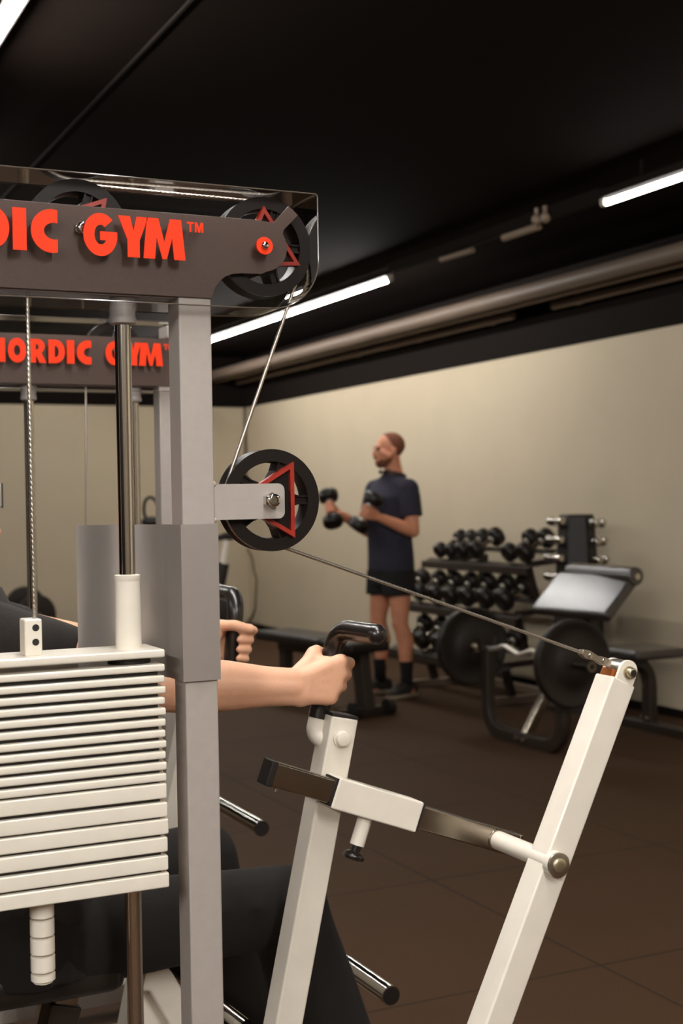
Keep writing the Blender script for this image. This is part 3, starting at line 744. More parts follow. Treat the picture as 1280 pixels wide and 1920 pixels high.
# ------------------------------------------------------------------ people
def hand(bm, bc, Fd, N, U, wrist):
    """hand closed round a bar through bc along U; Fd wrist->knuckles, N towards the back of the hand"""
    Q = lambda x, n, z: bc + Fd*x + N*n + U*z
    zs = (.034, .0125, -.0095, -.0305); xs = (.006, .0105, .0085, .002); ln = (1.25, 1.0, .92, .80); th = (1, 1.02, .97, .86)
    mc = []
    for z, x, l, k in zip(zs, xs, ln, th):
        m = Q(x, .0355, z); pip = Q(x+.025*l, .006, z*.97); dip = Q(.027*l, -.0255, z*.94); tip = Q(.003, -.0315, z*.92)
        chain(bm, [(m, .0125*k), (m.lerp(pip, .5), .0108*k), (pip, .0112*k), (pip.lerp(dip, .5), .0096*k), (dip, .0098*k), (tip, .0082*k)])
        ell(bm, m + N*.003, (.0105*k,)*3)
        base = wrist + U*(z*.42+.004) + N*.003 + Fd*.012
        chain(bm, [(base, .0175), (base.lerp(m, .55)+N*.002, .0150), (m, .0128)])
        mc.append((m, base))
    # smooth back of the hand and the webs between the fingers
    for (m, b), (m2, b2) in zip(mc, mc[1:]):
        for f in (.15, .35, .55, .75, .92):
            r = .0172-.0045*f
            chain(bm, [(b.lerp(m, f)+N*.002, r), (b2.lerp(m2, f)+N*.002, r)])
        chain(bm, [(m.lerp(m2, .5)+N*.001-Fd*.004, .0115), (m.lerp(m2, .5)+Fd*.012-N*.013, .0085)])
    # palm pad and heel
    chain(bm, [(wrist + Fd*.016 - U*.012, .020), (Q(-.022, .030, -.028), .0165), (Q(-.004, .031, -.034), .0125)])
    chain(bm, [(wrist + Fd*.014 + U*.010, .020), (Q(-.03, .028, .006), .018), (Q(-.008, .030, .018), .012)])
    # thumb : leaves the side of the palm near its base
    cm, mp, ip, tp = wrist + Fd*.02 + U*.020 - N*.006, Q(-.032, .006, .036), Q(-.012, -.031, .041), Q(.022, -.036, .034)
    chain(bm, [(wrist + U*.012, .018), (cm.lerp(mp, .5)+U*.003, .0165), (mp, .0145)])
    for f in (.2, .45, .7): chain(bm, [(cm.lerp(mp, f), .0155), (mc[0][1].lerp(mc[0][0], f), .0135)])
    chain(bm, [(cm, .0175), (cm.lerp(mp, .6), .0165), (mp, .0142), (mp.lerp(ip, .5), .0118), (ip, .0118), (tp, .0098)])
    chain(bm, [(cm, .015), (Q(-.018, .029, .026), .012)])
    ell(bm, tp, (.0105, .0100, .0095))
    return tp, ip, (zs, xs, ln)

# --- seated person at the near machine
def seated():
    bm = BM()
    sh = [V((.405, 2.185, 1.118)), V((.405, 2.545, 1.118))]
    el = [at(298, 1284, 'Y', 2.105), V((.70, 2.63, 1.052))]
    # torso, neck, head
    loft(bm, [((.50, 2.36, .56), (.11, 0, 0), (0, .165, 0)), ((.49, 2.36, .66), (.115, 0, .02), (0, .165, 0)), ((.455, 2.36, .80), (.105, 0, .02), (0, .145, 0)),
              ((.42, 2.36, .96), (.115, 0, .02), (0, .165, 0)), ((.405, 2.36, 1.08), (.105, 0, .01), (0, .17, 0)), ((.40, 2.36, 1.15), (.07, 0, 0), (0, .11, 0)), ((.40, 2.36, 1.19), (.05, 0, 0), (0, .06, 0))])
    chain(bm, [(V((.39, 2.36, 1.14)), .062), (V((.365, 2.36, 1.27)), .056)])
    hc = V((.352, 2.36, 1.325))
    ell(bm, hc, (.094, .075, .105)); ell(bm, hc+V((.035, 0, -.06)), (.062, .055, .065))
    chain(bm, [(hc+V((.06, 0, -.095)), .022), (hc+V((.072, 0, -.09)), .016)])
    chain(bm, [(hc+V((.088, 0, .005)), .010), (hc+V((.104, 0, -.030)), .013), (hc+V((.086, 0, -.034)), .014)])
    for s in (-1, 1):
        ell(bm, hc+V((-.005, s*.077, -.015)), (.02, .008, .03)); ell(bm, hc+V((.083, s*.032, .018)), (.014, .026, .010))
    ell(bm, hc+V((.088, 0, -.064)), (.012, .022, .006)); ell(bm, hc+V((.086, 0, -.074)), (.012, .020, .007))
    wr = []
    tips = []
    # near (right) hand and far (left) hand
    g0, g1 = at(597, 1342, 'Y', 2.09), at(632, 1179, 'Y', 2.09)
    U = (g1-g0).normalized(); bc = g0.lerp(g1, .44) - V((.004, 0, 0))
    w = at(549, 1288, 'Y', 2.062)
    Fd = (V((0, -1, 0)).cross(U)); Fd = Fd if Fd.x > 0 else -Fd
    t1 = hand(bm, bc, Fd, V((0, -1, 0)), U, w)
    g0, g1 = at(434, 1240, 'Y', 2.65), at(444, 1118, 'Y', 2.65)
    U2 = (g1-g0).normalized(); bc2 = g0.lerp(g1, .27)
    Fd2 = (V((0, 1, 0)).cross(U2)); Fd2 = Fd2 if Fd2.x > 0 else -Fd2
    w2 = bc2 - Fd2*.068 + V((0, .012, 0)) - U2*.020
    t2 = hand(bm, bc2, Fd2, V((0, 1, 0)), U2, w2)
    for s, e, wv, hd in ((sh[0], el[0], w, 0), (sh[1], el[1], w2, 1)):
        chain(bm, [(s, .060), (s.lerp(e, .4), .053), (e, .043)])
        ax = (wv-e).normalized(); up = V((0, 0, 1)); up = (up-ax*up.dot(ax)).normalized()
        chain(bm, [(e, .038), (e.lerp(wv, .22), .041), (e.lerp(wv, .5), .0365), (e.lerp(wv, .8), .0275), (wv, .0235)])
        for k in (-1, 1):
            chain(bm, [(e+up*.006*k, .038), (e.lerp(wv, .22)+up*.009*k, .0385), (e.lerp(wv, .5)+up*.010*k, .0325), (e.lerp(wv, .8)+up*.0105*k, .0235), (wv+up*.0125*k, .0195)])
        ell(bm, e+V((-.008, 0, -.012)), (.03, .03, .03))
    # legs
    hip = [V((.50, 2.27, .60)), V((.50, 2.45, .60))]
    kn = [V((.955, 2.205, .618)), V((.908, 2.53, .632))]
    an = [V((1.115, 2.215, .10)), V((1.02, 2.56, .10))]
    for h, k, a in zip(hip, kn, an):
        chain(bm, [(h, .085), (h.lerp(k, .5), .072), (k+V((-.02, 0, -.002)), .050)]); chain(bm, [(k+V((-.02, 0, -.002)), .050), (k.lerp(a, .3)+V((-.022, 0, 0)), .052), (k.lerp(a, .7), .042), (a, .036)])
        chain(bm, [(a+V((-.03, 0, -.045)), .034), (a+V((.10, 0, -.065)), .028), (a+V((.16, 0, -.072)), .02)])
    b2 = fuse(bm, .0026, 11)
    p = obj('person', b2, SKIN)
    tag(p, 'person seated in black T-shirt and trousers, fists closed round the press handles', 'person')
    # nails
    # clothing
    bm = BM()
    loft(bm, [((.50, 2.36, .55), (.135, 0, 0), (0, .185, 0)), ((.49, 2.36, .66), (.135, 0, .02), (0, .185, 0)), ((.455, 2.36, .80), (.125, 0, .02), (0, .170, 0)),
              ((.42, 2.36, .96), (.130, 0, .02), (0, .185, 0)), ((.405, 2.36, 1.08), (.122, 0, .01), (0, .195, 0)), ((.40, 2.36, 1.155), (.085, 0, 0), (0, .13, 0)), ((.40, 2.36, 1.20), (.066, 0, 0), (0, .074, 0))])
    for s, e in zip(sh, el):
        d = (e-s)
        chain(bm, [(s, .074), (s+d*.20, .068)])
        c = s+d*.20; c2 = s+d*.49
        x, y, z = frame(d)
        loft(bm, [(c-d*.1, x*.066, y*.066), (c, x*.067, y*.067), (c.lerp(c2, .45), x*.064, y*.066), (c.lerp(c2, .8)-V((0, 0, .004)), x*.061, y*.067), (c2-V((0, 0, .006)), x*.058, y*.066)])
        for k in range(7):
            f = .05+.10*k; a = c.lerp(c2, f); q = random.uniform(-.02, .02)
            chain(bm, [(a+x*.052+y*(-.02+q), .010), (a+d*.05+y*.054+x*q, .008)])
            chain(bm, [(a-x*.052+y*(-.03+q), .010), (a+d*.06+y*.052-x*(.01+q), .008)])
    obj('shirt', fuse(bm, .005, 3), SHIRTB, p)
    bm = BM()
    loft(bm, [((.48, 2.36, .545), (.12, 0, 0), (0, .185, 0)), ((.49, 2.36, .62), (.135, 0, 0), (0, .19, 0)), ((.48, 2.36, .72), (.125, 0, .02), (0, .178, 0))])
    for h, k, a in zip(hip, kn, an):
        chain(bm, [(h, .09), (h.lerp(k, .5)+V((0, 0, .0)), .078), (k+V((-.02, 0, -.002)), .070), (k.lerp(a, .12)+V((-.026, 0, 0)), .074), (k.lerp(a, .3)+V((-.026, 0, 0)), .080), (k.lerp(a, .6)+V((-.018, 0, 0)), .078), (a+V((-.01, 0, .04)), .07)])
        for q in range(4):
            f = .3+.2*q; chain(bm, [(k.lerp(h, .1+.12*q)+V((0, -.062, .02)), .016), (k.lerp(h, .02+.12*q)+V((.01, -.03, -.06)), .012)])
    obj('trousers', fuse(bm, .007, 3), TROUS, p)
    for a in an: shoe(p, a+V((0, 0, -.10)), V((1, 0, 0)))
    bm = BM(); ell(bm, hc+V((-.012, 0, .022)), (.098, .081, .100)); b3 = fuse(bm, .006, 2)
    bmesh.ops.bisect_plane(b3, geom=b3.verts[:]+b3.edges[:]+b3.faces[:], plane_co=hc+V((.03, 0, .03)), plane_no=V((.75, 0, -.66)), clear_outer=True)
    obj('hair', b3, HAIR, p)
    bm = BM()
    for s in (-1, 1): sphere(bm, u_segments=12, v_segments=8, radius=.011, matrix=M.Translation(hc+V((.083, s*.032, .004))))
    obj('eyes', bm, EYE, p)
    return p
def shoe(parent, base, fwd, L=.29, m=None):
    """base: floor point under the ankle"""
    fwd = V(fwd).normalized(); s = V((0, 0, 1)).cross(fwd)
    Q = lambda x, y, z: base + fwd*x + s*y + V((0, 0, z))
    bm = BM(); R = []
    for x, w in ((-.085, .022), (-.07, .034), (-.03, .037), (.04, .038), (.10, .047), (.15, .043), (.18, .028), (.193, .012)):
        R.append((Q(x, 0, .016), s*w, V((0, 0, .016)))) 
    loft(bm, R, 20, 4); o = obj('sole', bm, SOLE, parent)
    bm = BM(); R = []
    for x, w, h in ((-.082, .026, .075), (-.05, .034, .092), (0, .036, .098), (.045, .037, .082), (.09, .043, .062), (.14, .040, .046), (.172, .026, .036), (.188, .01, .022)):
        R.append((Q(x, 0, .026+h*.42), s*w, V((0, 0, h*.5))))
    loft(bm, R, 24, 2.6); u = obj('shoe', fuse(bm, .005, 2), m or SHOEU, parent)
    bm = BM()
    for k in range(4):
        x = .035+.022*k; tube(bm, [Q(x, -.022, .108-.014*k), Q(x+.004, 0, .113-.015*k), Q(x, .022, .108-.014*k)], .003, 6)
    obj('laces', bm, SOCK, parent)
seated()

# --- standing man with dumbbells
FEET = at(737, 1304, 'Z', 0)
fa = math.radians(187)
def standing():
    X = M.Translation(FEET) @ M.Rotation(fa, 4, 'Z')
    L = lambda x, y, z: V((x, y, z))
    hy = math.radians(-16)
    HR = M.Rotation(hy, 3, 'Z') @ M.Rotation(math.radians(3), 3, 'Y')
    hb = V((.005, 0, 1.665))
    hd = lambda x, y, z: hb + HR @ V((x, y, z))
    bm = BM()
    # head 0.225 high : chin z=-.095, crown z=.13
    ell(bm, hd(-.018, 0, .042), (.098, .076, .088), HR); ell(bm, hd(.03, 0, -.02), (.068, .066, .082), HR)
    ell(bm, hd(.045, 0, -.055), (.052, .052, .046), HR)
    chain(bm, [(hd(.062, 0, -.082), .026), (hd(.078, 0, -.078), .018)])
    chain(bm, [(hd(.090, 0, .022), .009), (hd(.108, 0, -.014), .0125), (hd(.092, 0, -.018), .015)])
    chain(bm, [(hd(.080, -.04, .036), .011), (hd(.090, 0, .034), .012)]); chain(bm, [(hd(.080, .04, .036), .011), (hd(.090, 0, .034), .012)])
    ell(bm, hd(.093, 0, -.042), (.010, .022, .006), HR); ell(bm, hd(.091, 0, -.052), (.010, .020, .007), HR)
    for s in (-1, 1):
        ell(bm, hd(-.012, s*.077, -.002), (.020, .010, .032), HR); ell(bm, hd(-.014, s*.082, -.001), (.016, .008, .026), HR)
        chain(bm, [(hd(.055, s*.045, -.005), .024), (hd(.02, s*.058, -.03), .024)])
    chain(bm, [(L(-.045, 0, 1.47), .068), (L(-.03, 0, 1.56), .060), (L(-.015, 0, 1.63), .060)])
    # torso
    loft(bm, [(L(0, 0, .80), L(.105, 0, 0), L(0, .155, 0)), (L(0, 0, .92), L(.115, 0, 0), L(0, .165, 0)), (L(.01, 0, 1.05), L(.105, 0, 0), L(0, .145, 0)), (L(.01, 0, 1.25), L(.12, 0, 0), L(0, .165, 0)),
              (L(-.005, 0, 1.38), L(.11, 0, 0), L(0, .175, 0)), (L(-.025, 0, 1.45), L(.08, 0, 0), L(0, .13, 0)), (L(-.035, 0, 1.50), L(.05, 0, 0), L(0, .07, 0))])
    # arms
    J = {1: (L(-.015, .195, 1.405), L(-.01, .255, 1.125), L(.245, .215, 1.225)), -1: (L(-.015, -.195, 1.405), L(.02, -.25, 1.12), L(.275, -.205, 1.245))}
    D = {1: (L(.325, .195, 1.262), V((-.07, .075, .165))), -1: (L(.36, -.19, 1.285), V((-.025, -.085, .145)))}
    for s, (sh, e, w) in J.items():
        chain(bm, [(sh, .062), (sh.lerp(e, .45), .052), (e, .043)]); chain(bm, [(e, .043), (e.lerp(w, .3), .045), (e.lerp(w, .7), .034), (w, .028)])
        c, u = D[s]; u = u.normalized()
        f = (c-w); f = (f-u*f.dot(u)).normalized()
        n = u.cross(f); 
        if (n.y*s) < 0: n = -n
        # palm below/behind the handle, fingers over it
        for k, z in enumerate((.033, .011, -.011, -.033)):
            m0 = c + u*z*s*0 + u*z + f*(-.004) + n*.030; p1 = c+u*z+f*.032+n*.012; p2 = c+u*z+f*.022-n*.024; p3 = c+u*z*.95-f*.006-n*.026
            chain(bm, [(w.lerp(c, .25)+u*z*.5+n*.008, .017), (m0, .0125), (p1, .0105), (p2, .0095), (p3, .0085)])
        chain(bm, [(w.lerp(c, .2)+u*.02, .017), (c-f*.028+u*.036-n*.004, .014), (c+u*.036-n*.030, .0115), (c+f*.024+u*.03-n*.03, .0095)])
    # legs
    hp = {1: L(0, .095, .86), -1: L(.005, -.095, .86)}; kn = {1: L(.012, .112, .50), -1: L(.03, -.118, .50)}; an = {1: L(-.02, .135, .10), -1: L(.02, -.125, .10)}
    for s in (1, -1):
        h, k, a = hp[s], kn[s], an[s]
        chain(bm, [(h, .078), (h.lerp(k, .5), .076), (k+L(0, 0, .05), .060), (k, .055)]); ell(bm, k+L(.02, 0, .01), (.042, .042, .05))
        chain(bm, [(k, .053), (k.lerp(a, .30)+L(-.028, 0, 0), .058), (k.lerp(a, .65)+L(-.012, 0, 0), .043), (a+L(0, 0, .03), .034), (a, .036)])
        chain(bm, [(a+L(-.03, 0, -.05), .032), (a+L(.10, 0, -.062), .026), (a+L(.15, 0, -.068), .018)])
    p = obj('person', fuse(bm, .0055, 4, X), SKIN2)
    tag(p, 'standing person with cropped hair in navy T-shirt and black shorts curling two dumbbells', 'person')
    # shirt
    bm = BM()
    loft(bm, [(L(.0, 0, .862), L(.140, 0, 0), L(0, .178, 0)), (L(0, 0, .95), L(.138, 0, 0), L(0, .176, 0)), (L(.008, 0, 1.10), L(.132, 0, 0), L(0, .172, 0)), (L(.012, 0, 1.25), L(.138, 0, 0), L(0, .184, 0)),
              (L(0, 0, 1.36), L(.132, 0, 0), L(0, .200, 0)), (L(-.018, 0, 1.43), L(.105, 0, 0), L(0, .175, 0)), (L(-.032, 0, 1.485), L(.078, 0, .012), L(0, .105, 0)), (L(-.035, 0, 1.508), L(.072, 0, .014), L(0, .080, 0))])
    for s, (sh, e, w) in J.items():
        d = e-sh; x, y, z = frame(d)
        chain(bm, [(sh, .075), (sh+d*.3, .073)])
        loft(bm, [(sh+d*.15, x*.074, y*.074), (sh+d*.45, x*.073, y*.074), (sh+d*.66, x*.072, y*.076)])
        chain(bm, [(sh.lerp(L(0, 0, 1.46), .6), .06), (sh, .072)])
    for k in range(9):
        z = .93+.045*k; y = random.uniform(-.09, .07); x = .128
        chain(bm, [(L(x-.006, y, z), .012), (L(x-.004, y+random.uniform(-.04, .04), z+.05), .01)])
        chain(bm, [(L(.02+random.uniform(-.06, .04), .165, z), .014), (L(random.uniform(-.06, .06), .168, z+.08), .011)])
    obj('shirt', fuse(bm, .006, 3, X), SHIRTN, p)
    bm = BM()
    loft(bm, [(L(0, 0, .76), L(.130, 0, 0), L(0, .180, 0)), (L(0, 0, .86), L(.132, 0, 0), L(0, .176, 0)), (L(0, 0, .96), L(.124, 0, 0), L(0, .168, 0))])
    for s in (1, -1):
        h, k = hp[s], kn[s]
        loft(bm, [(L(0, s*.085, .86), L(.122, 0, 0), L(0, .094, 0)), (L(.005, s*.092, .76), L(.120, 0, 0), L(0, .096, 0)), (L(.008, s*.098, .692), L(.118, 0, 0), L(0, .094, 0))])
    obj('shorts', fuse(bm, .006, 2, X), SHORTS, p)
    for s in (1, -1):
        a = an[s]
        bm = BM(); lathe(bm, (0, 0, 0), (0, 0, 1), [(-.02, .041), (.05, .0405), (.12, .0455), (.142, .0475), (.145, .0465)], 24)
        bm.transform(X @ M.Translation(a)); obj('sock', bm, SOCK, p)
        f = X.to_3x3() @ V((1, .16*s, 0))
        shoe(p, X @ V((a.x, a.y, 0)), f)
    # cropped hair and beard
    bm = BM(); ell(bm, hd(-.020, 0, .043), (.1005, .0785, .0905), HR); b = fuse(bm, .005, 2)
    bmesh.ops.bisect_plane(b, geom=b.verts[:]+b.edges[:]+b.faces[:], plane_co=hd(-.002, 0, .05), plane_no=HR @ V((.88, 0, -.47)), clear_outer=True)
    b.transform(X); obj('hair', b, HAIR, p)
    bm = BM(); ell(bm, hd(.047, 0, -.060), (.0535, .0545, .046), HR); chain(bm, [(hd(.062, 0, -.083), .0275), (hd(.079, 0, -.079), .0195)])
    for s in (-1, 1): chain(bm, [(hd(.0, s*.062, -.02), .012), (hd(.02, s*.054, -.055), .02), (hd(.055, s*.03, -.075), .025)])
    b = fuse(bm, .005, 2)
    bmesh.ops.bisect_plane(b, geom=b.verts[:]+b.edges[:]+b.faces[:], plane_co=hd(.05, 0, -.034), plane_no=HR @ V((.55, 0, .83)), clear_outer=True)
    b.transform(X); obj('beard', b, BEARD, p)
    bm = BM(); chain(bm, [(hd(.098, -.018, -.034), .006), (hd(.102, 0, -.032), .0065), (hd(.098, .018, -.034), .006)]); bm.transform(X); obj('moustache', bm, BEARD, p)
    bm = BM()
    for s in (-1, 1): sphere(bm, u_segments=12, v_segments=8, radius=.0105, matrix=M.Translation(hd(.082, s*.033, .019)))
    bm.transform(X); obj('eyes', bm, EYE, p)
    bm = BM()
    for s in (-1, 1): chain(bm, [(hd(.090, s*.048, .038), .004), (hd(.096, s*.022, .040), .0045)])
    bm.transform(X); obj('eyebrows', bm, HAIR, p)
    # neckband headset
    bm = BM(); tube(bm, [L(-.035+.088*math.cos(math.radians(a)), .082*math.sin(math.radians(a)), 1.515+.022*math.cos(math.radians(a))) for a in range(30, 331, 12)], .006, 8)
    for s in (1, -1): tube(bm, [L(.04, s*.045, 1.534), L(.055, s*.035, 1.53), L(.062, s*.022, 1.525)], .011, 10)
    bm.transform(X); b = obj('neckband_headset', bm, BLACK); tag(b, 'black neckband headset worn round the standing man\'s neck', 'headset')
    # dumbbells held
    for s, lab in ((1, 'round black dumbbell in the standing man\'s nearer fist before his shirt'), (-1, 'round black dumbbell in the standing man\'s farther, outstretched fist')):
        c, u = D[s]
        dumbbell(X @ c, X.to_3x3() @ u, .0695, .2, lab, 'dumbbells in the man\'s hands', hl=.075)
    return p
def dumbbell_mesh(R, L_, hl, rounded=.35):
    """axis Z, heads centred at +-L_/2"""
    out = []
    for s in (-1, 1):
        bm = BM(); c = V((0, 0, s*L_/2)); h = hl/2; r = R*rounded
        pf = [(-h, R*.45), (-h, R-r)] + [(-h+r-r*math.cos(a), R-r+r*math.sin(a)) for a in (.4, .8, 1.2, 1.57)] + [(h-r+r*math.sin(a), R-r+r*math.cos(a)) for a in (0, .4, .8, 1.2, 1.57)] + [(h, R*.45), (h-.004, R*.42)]
        lathe(bm, c, (0, 0, s), pf, 28); out.append(('head', bm, HEADR))
    bm = BM(); lathe(bm, (0, 0, 0), (0, 0, 1), [(-L_/2+hl/2-.008, .019), (-L_/2+hl/2+.010, .019), (-L_/2+hl/2+.014, .0145), (-.02, .0165), (.02, .0165), (L_/2-hl/2-.014, .0145), (L_/2-hl/2-.010, .019), (L_/2-hl/2+.008, .019)], 20)
    out.append(('handle', bm, DCHROME))
    for s in (-1, 1):
        bm = BM(); lathe(bm, (0, 0, 0), (0, 0, s), [(L_/2-hl/2-.016, .015), (L_/2-hl/2-.014, .0205), (L_/2-hl/2-.004, .0215), (L_/2-hl/2+.003, .0215)], 20); out.append(('collar', bm, SATIN))
    return out
DB = {}
def dumbbell(loc, axis, R, L_, label, group, hl=.075, chrome=False):
    k = (round(R, 3), round(L_, 3), round(hl, 3), chrome)
    rot = V((0, 0, 1)).rotation_difference(V(axis).normalized())
    if k not in DB:
        t = thing('dumbbell', (0, 0, 0), label, 'dumbbell', group)
        for n, bm, m in dumbbell_mesh(R, L_, hl, .5 if chrome else .35): obj(n, bm, CHROME if chrome else m, t)
        DB[k] = t
    else:
        t = copy_tree(DB[k]); t['label'] = label; t['group'] = group
    t.rotation_mode = 'QUATERNION'; t.rotation_quaternion = rot; t.location = V(loc)
    return t
standing()

# ------------------------------------------------------------------ dumbbell rack by the long wall
ORD = ['first', 'second', 'third', 'fourth', 'fifth', 'sixth', 'seventh', 'eighth', 'ninth', 'tenth']
def rack():
    t = thing('dumbbell_rack', (4.9, 8.2, 0), 'dark three tier dumbbell rack standing along the long wall', 'rack')
    ya, yb = 7.22, 8.60
    tiers = [(4.89, .935), (4.80, .615), (4.70, .285)]
    for y in (ya+.12, yb-.25):
        bm = BM(); bar(bm, (5.13, y, .04), (5.13, y, .93), .06, .05, (0, 1, 0)); obj('rack_upright', bm, FRAME, t, bevel=.004)
        for (xa, za), (xb, zb) in (((4.84, .90), (4.90, .68)), ((4.75, .58), (4.81, .35)), ((4.65, .25), (4.71, .05))):
            bm = BM(); bar(bm, (xa, y, za), (xb, y, zb), .05, .05, (0, 1, 0)); bar(bm, (xa, y, za), (5.13, y, za+.02), .04, .03, (0, 1, 0)); obj('rack_strut', bm, FRAME, t, bevel=.004)
        bm = BM(); box(bm, (4.50, y-.03, 0), (5.2, y+.03, .05)); obj('rack_foot', bm, LIGHTF, t, bevel=.004)
    bm = BM(); box(bm, (5.05, ya+.3, .0), (5.1, yb-.27, .05)); obj('rack_tie', bm, LIGHTF, t, bevel=.004)
    for k, (x, z) in enumerate(tiers):
        ye = yb + (.22 if k else 0)
        bm = BM()
        for s in (-1, 1):
            a = .055; xx = x+s*.085; zz = z+s*.045
            bar(bm, (xx, ya, zz), (xx, ye, zz), .05, .012, (.46, 0, -.88))
        bar(bm, (x-.13, ya, z-.075), (x-.13, ye, z-.075), .014, .05, (0, 0, 1))
        obj('rack_shelf', bm, FRAME, t, bevel=.002)
    ax = V((.885, 0, .465))
    off = V((.115*.885, 0, .115*.465))
    def row(pxs, tier, R, L_, name):
        x, z = tiers[tier]
        for i, (px, py) in enumerate(pxs):
            p = at(px, py, 'X', x+.055)
            r = R[i] if isinstance(R, list) else R
            dumbbell((x, p.y, z+r+.022), ax, r, L_, f'black rubber dumbbell, {ORD[i]} from the left on the rack\'s {name} tier', f'dumbbells on the {name} tier of the rack', hl=.08)
    row([(857, 1005), (877, 1006), (899, 1004), (923, 1005), (988, 1005), (1017, 1006)], 0, [.055, .055, .062, .068, .064, .068], .19, 'top')
    row([(786, 1086), (818, 1086), (847, 1088), (877, 1090), (908, 1092), (943, 1096), (978, 1100)], 1, [.068, .068, .068, .07, .074, .076, .082], .20, 'middle')
    row([(790, 1170), (822, 1172), (856, 1176), (890, 1180), (926, 1184), (962, 1188)], 2, .072, .20, 'bottom')
rack()

# ------------------------------------------------------------------ chrome dumbbell tower
def tower():
    c = V((4.98, 6.98, 0))
    t = thing('dumbbell_tower', c, 'black upright tower of small chrome dumbbells between the rack and the wall shadow', 'rack')
    bm = BM()
    a0 = math.radians(28)
    def ring(z, r): return [bm.verts.new((c.x+r*math.cos(a0+PI/3*k), c.y+r*math.sin(a0+PI/3*k), z)) for k in range(6)]
    R_ = [ring(.04, .19), ring(.6, .155), ring(1.20, .115), ring(1.225, .108)]
    for A, B in zip(R_, R_[1:]):
        for k in range(6): bm.faces.new((A[k], A[(k+1) % 6], B[(k+1) % 6], B[k]))
    bm.faces.new(R_[0][::-1]); bm.faces.new(R_[-1]); obj('tower_column', bm, BLACK, t, smooth=False, bevel=.01)
    bm = BM(); lathe(bm, c, (0, 0, 1), [(0, .24), (.035, .24), (.045, .2)], 32); obj('tower_base', bm, FRAME, t)
    vd = (CAM-c); vd.z = 0; vd.normalize(); rt = V((vd.y, -vd.x, 0)) * -1
    rt = rt if rt.dot(cr) > 0 else -rt
    names = ['topmost', 'second from the top', 'third from the top', 'fourth from the top', 'fifth from the top', 'lowest']
    for side, lab in ((1, 'right'), (-1, 'left')):
        for k in range(6 if side == 1 else 5):
            z = 1.170-.115*k if side == 1 else 1.185-.115*k
            w = .15+.065*k/6
            wr = (1.2-z)/1.2*.09+.118
            nrm = (rt*side*.90 + vd*(.42 if side == 1 else .55)).normalized(); tang = V((-nrm.y, nrm.x, 0))
            p = c + nrm*(wr+.028) + V((0, 0, z))
            dumbbell(p, tang, .027, .125+.012*(k//2), f'small chrome dumbbell on the tower\'s {lab} face, {names[k] if not (side == -1 and k == 4) else "lowest"}', 'chrome dumbbells on the tower', hl=.045, chrome=True)
            bm = BM(); bar(bm, c+nrm*(wr-.06)+V((0, 0, z-.03)), c+nrm*(wr+.05)+V((0, 0, z-.026)), .10, .006, (0, 0, 1)); obj('cradle', bm, BLACK, t)
tower()

